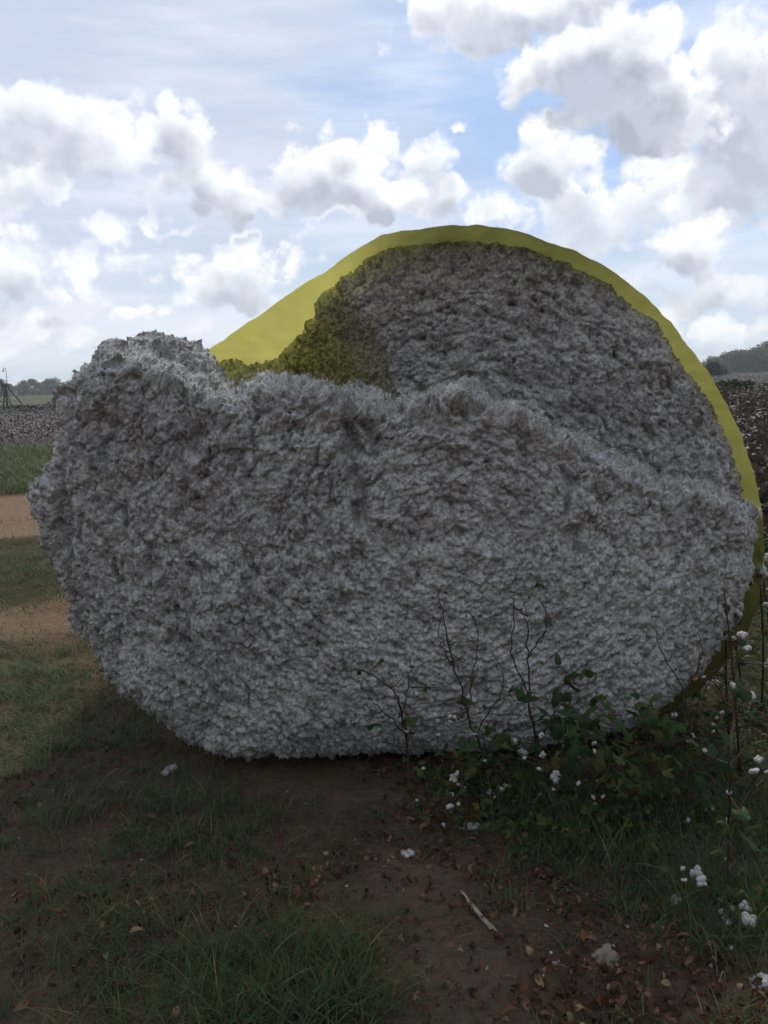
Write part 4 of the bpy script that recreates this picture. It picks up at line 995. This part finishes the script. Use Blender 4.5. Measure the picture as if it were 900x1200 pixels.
def cloud_group(full):
    """cloud cover in a direction: three layers of cumulus, one behind the other"""
    gr = bpy.data.node_groups.new('cloud_density' if full else 'cloud_mass', 'ShaderNodeTree')
    gr.interface.new_socket('Dir', in_out='INPUT', socket_type='NodeSocketVector')
    for nm in ('L1', 'L2', 'L3') + (('El', 'Az', 'Det') if full else ()): gr.interface.new_socket(nm, in_out='OUTPUT', socket_type='NodeSocketFloat')
    gi = gr.nodes.new('NodeGroupInput'); go = gr.nodes.new('NodeGroupOutput')
    dv = vnode(gr, 'NORMALIZE', gi.outputs[0])
    nz = gr.nodes.new('ShaderNodeTexNoise'); nz.inputs['Scale'].default_value = 7; nz.inputs['Detail'].default_value = 3; nz.inputs['Roughness'].default_value = .62; gr.links.new(dv, nz.inputs[0])
    wd_ = vnode(gr, 'ADD', dv, vnode(gr, 'SCALE', vnode(gr, 'SUBTRACT', nz.outputs['Color'], (.5, .5, .5)), s=.11))
    if full:
        nz2 = gr.nodes.new('ShaderNodeTexNoise'); nz2.inputs['Scale'].default_value = 34; nz2.inputs['Detail'].default_value = 3; nz2.inputs['Roughness'].default_value = .6; gr.links.new(dv, nz2.inputs[0])
        wv2 = vnode(gr, 'SCALE', vnode(gr, 'SUBTRACT', nz2.outputs['Color'], (.5, .5, .5)), s=.028); wd_ = vnode(gr, 'ADD', wd_, wv2)
    sx = gr.nodes.new('ShaderNodeSeparateXYZ'); gr.links.new(wd_, sx.inputs[0])
    az = math_(gr, 'ARCTAN2', sx.outputs[0], sx.outputs[1]); el = math_(gr, 'ARCSINE', math_(gr, 'MAXIMUM', math_(gr, 'MINIMUM', sx.outputs[2], 1.), -1.))
    cmb = gr.nodes.new('ShaderNodeCombineXYZ'); gr.links.new(az, cmb.inputs[0]); gr.links.new(el, cmb.inputs[1])
    L = [None, None, None]
    for (x, y, rx_, ry_, wt) in BL:
        d = ray(x, y); a = math.atan2(d[0], d[1]); e = math.atan2(d[2], math.hypot(d[0], d[1]))
        v = vnode(gr, 'MULTIPLY', vnode(gr, 'SUBTRACT', cmb.outputs[0], (a, e, 0)), (1000/rx_/1.5, 1000/ry_/1.45, 0))
        ln_ = gr.nodes.new('ShaderNodeVectorMath'); ln_.operation = 'LENGTH'; gr.links.new(v, ln_.inputs[0])
        q = math_(gr, 'MULTIPLY_ADD', ln_.outputs['Value'], -1.0*wt, wt); k_ = 2 if (x, y) in FRONT else 1 if (x, y) in MID else 0
        L[k_] = q if L[k_] is None else math_(gr, 'SMOOTH_MAX', L[k_], q, .25)
    if not full:
        for k_ in range(3): gr.links.new(L[k_], go.inputs[k_])
        return gr
    sx0 = gr.nodes.new('ShaderNodeSeparateXYZ'); gr.links.new(dv, sx0.inputs[0])
    az0 = math_(gr, 'ARCTAN2', sx0.outputs[0], sx0.outputs[1]); el0 = math_(gr, 'ARCSINE', sx0.outputs[2])
    # elsewhere, cumulus at random
    nzg = gr.nodes.new('ShaderNodeTexNoise'); nzg.inputs['Scale'].default_value = 3.2; nzg.inputs['Detail'].default_value = 3; gr.links.new(wd_, nzg.inputs[0])
    gen = math_(gr, 'MULTIPLY', math_(gr, 'SUBTRACT', nzg.outputs[0], .47), 6.)
    out_ = gr.nodes.new('ShaderNodeMapRange'); out_.interpolation_type = 'SMOOTHSTEP'; gr.links.new(math_(gr, 'MAXIMUM', math_(gr, 'ABSOLUTE', az0), math_(gr, 'ADD', el0, .12)), out_.inputs[0]); out_.inputs[1].default_value = .50; out_.inputs[2].default_value = .62
    gen = math_(gr, 'ADD', math_(gr, 'MULTIPLY', out_.outputs[0], math_(gr, 'ADD', gen, 3.)), -3.)
    L[0] = math_(gr, 'MAXIMUM', L[0], gen)
    # billows
    vo = gr.nodes.new('ShaderNodeTexVoronoi'); vo.feature = 'F1'; vo.inputs['Scale'].default_value = 24; vo.inputs['Detail'].default_value = 2; vo.inputs['Roughness'].default_value = .5; gr.links.new(vnode(gr, 'ADD', dv, vnode(gr, 'SCALE', wv2, s=.8)), vo.inputs['Vector'])
    det = math_(gr, 'MULTIPLY', math_(gr, 'SUBTRACT', .42, vo.outputs['Distance']), .55)
    nf = gr.nodes.new('ShaderNodeTexNoise'); nf.inputs['Scale'].default_value = 15; nf.inputs['Detail'].default_value = 6; nf.inputs['Roughness'].default_value = .60; gr.links.new(dv, nf.inputs[0])
    det = math_(gr, 'ADD', det, math_(gr, 'MULTIPLY', math_(gr, 'SUBTRACT', nf.outputs[0], .5), 1.25))
    for k_ in range(3): gr.links.new(math_(gr, 'ADD', math_(gr, 'MULTIPLY_ADD', det, [1.1, .9, 1.0][k_], L[k_]), [0., -.03, -.06][k_]), go.inputs[k_])
    gr.links.new(el0, go.inputs[3]); gr.links.new(az0, go.inputs[4]); gr.links.new(det, go.inputs[5])
    return gr
tc = N(nt, 'ShaderNodeTexCoord'); dirs = tc.outputs['Generated']
g1 = nt.nodes.new('ShaderNodeGroup'); g1.node_tree = cloud_group(True); nt.links.new(dirs, g1.inputs[0])
g2 = nt.nodes.new('ShaderNodeGroup'); g2.node_tree = cloud_group(False); nt.links.new(vnode(nt, 'ADD', dirs, (.004, 0, .026)), g2.inputs[0])
def fluff(vec):
    n = nt.nodes.new('ShaderNodeTexNoise'); n.inputs['Scale'].default_value = 17; n.inputs['Detail'].default_value = 4; n.inputs['Roughness'].default_value = .5; nt.links.new(vec, n.inputs[0]); return n.outputs[0]
rel = math_(nt, 'SUBTRACT', fluff(dirs), fluff(vnode(nt, 'ADD', dirs, (.005, 0, .016))))
def smr(x, a, b_, lo=0., hi=1.):
    n = nt.nodes.new('ShaderNodeMapRange'); n.interpolation_type = 'SMOOTHSTEP'; nt.links.new(x, n.inputs[0]); n.inputs[1].default_value = a; n.inputs[2].default_value = b_; n.inputs[3].default_value = lo; n.inputs[4].default_value = hi; return n.outputs[0]
EL, AZ = g1.outputs[3], g1.outputs[4]
relief = smr(rel, -.09, .09)
lowc = smr(EL, .02, .30)                                 # distant, low clouds are softer
def cloud_of(T_, gl, gd):
    thick = smr(T_, .12, .80); gl = mixc(nt, smr(AZ, -.15, .15), tuple(x+.5 for x in gl), gl); gd = mixc(nt, smr(AZ, -.15, .15), tuple(x+.5 for x in gd), gd)
    lit = mixc(nt, thick, (9.9, 9.9, 10.1), gl); shd = mixc(nt, thick, (8.4, 8.7, 9.3), gd)
    c_ = mixc(nt, relief, shd, lit)
    return mixc(nt, lowc, mixc(nt, .3, c_, (6.6, 7.3, 8.0)), c_)
TT = [math_(nt, 'MULTIPLY_ADD', g1.outputs[5], .45, g2.outputs[k]) for k in range(3)]
LYR = [(g1.outputs[0], cloud_of(TT[0], (6.3, 6.8, 7.7), (5.4, 5.9, 6.8))), (g1.outputs[1], cloud_of(TT[1], (5.6, 6.1, 7.0), (4.6, 5.0, 5.9))), (g1.outputs[2], cloud_of(TT[2], (4.9, 5.3, 6.2), (3.9, 4.3, 5.1)))]
# thin high veil over blue
vz = nt.nodes.new('ShaderNodeTexNoise'); vz.inputs['Scale'].default_value = 2.3; vz.inputs['Detail'].default_value = 6; vz.inputs['Roughness'].default_value = .55
mpv = nt.nodes.new('ShaderNodeMapping'); mpv.inputs['Scale'].default_value = (1.2, 1, 3.2); mpv.inputs['Rotation'].default_value = (0, .5, 0); nt.links.new(dirs, mpv.inputs[0]); nt.links.new(mpv.outputs[0], vz.inputs[0])
veil = smr(math_(nt, 'ADD', vz.outputs[0], math_(nt, 'MULTIPLY', AZ, -.38)), .32, .64, .12, .9)
blue = mixc(nt, .72, sky.outputs[0], (2.3, 4.2, 7.6))
base_ = mixc(nt, veil, blue, (5.5, 6.1, 7.4))
base_ = mixc(nt, smr(EL, -.02, .22), (5.9, 6.8, 7.5), base_)
cz = nt.nodes.new('ShaderNodeTexNoise'); cz.inputs['Scale'].default_value = 2.6; cz.inputs['Detail'].default_value = 5; cz.inputs['Roughness'].default_value = .6
mpc = nt.nodes.new('ShaderNodeMapping'); mpc.inputs['Scale'].default_value = (1.0, 1.0, 5.5); mpc.inputs['Rotation'].default_value = (0, -.55, 0); nt.links.new(dirs, mpc.inputs[0]); nt.links.new(mpc.outputs[0], cz.inputs[0])
base_ = mixc(nt, math_(nt, 'MULTIPLY', smr(cz.outputs[0], .42, .70), .6), base_, (8.3, 8.6, 9.3))
col_ = base_
for D_, c_ in LYR: col_ = mixc(nt, smr(D_, -.02, .31), col_, c_)
# unseen dim sky added overhead and behind the viewer to darken bale and ground
back_ = smr(math_(nt, 'ABSOLUTE', AZ), 1.0, 2.0); ov = math_(nt, 'MAXIMUM', smr(EL, .45, .85), back_)
dim_sky_n = nt.nodes.new('ShaderNodeTexNoise'); dim_sky_n.inputs['Scale'].default_value = 2.2; dim_sky_n.inputs['Detail'].default_value = 5; nt.links.new(dirs, dim_sky_n.inputs[0])
deck = mixc(nt, dim_sky_n.outputs[0], (3.3, 3.7, 4.3), (5.2, 5.7, 6.4)); deck = mixc(nt, math_(nt, 'MULTIPLY', back_, smr(EL, 1.2, .6)), deck, mixc(nt, smr(EL, .0, 1.0), mixc(nt, dim_sky_n.outputs[0], (1.25, 1.32, 1.45), (1.9, 2.0, 2.2)), mixc(nt, dim_sky_n.outputs[0], (3.9, 4.1, 4.5), (5.7, 5.9, 6.4))))
col_ = mixc(nt, ov, col_, deck)
nt.links.new(col_, bg.inputs[0])

v = scn.view_settings; scn.display_settings.display_device = 'sRGB'; v.view_transform = 'Standard'; v.look = 'None'; v.exposure = .22; v.gamma = 1; v.use_curve_mapping = False
scn.cycles.use_adaptive_sampling = True; scn.cycles.adaptive_threshold = .02; scn.cycles.max_bounces = 6; scn.cycles.diffuse_bounces = 3; scn.cycles.transmission_bounces = 4; scn.cycles.use_denoising = True
w.cycles.sampling_method = 'MANUAL'; w.cycles.sample_map_resolution = 512
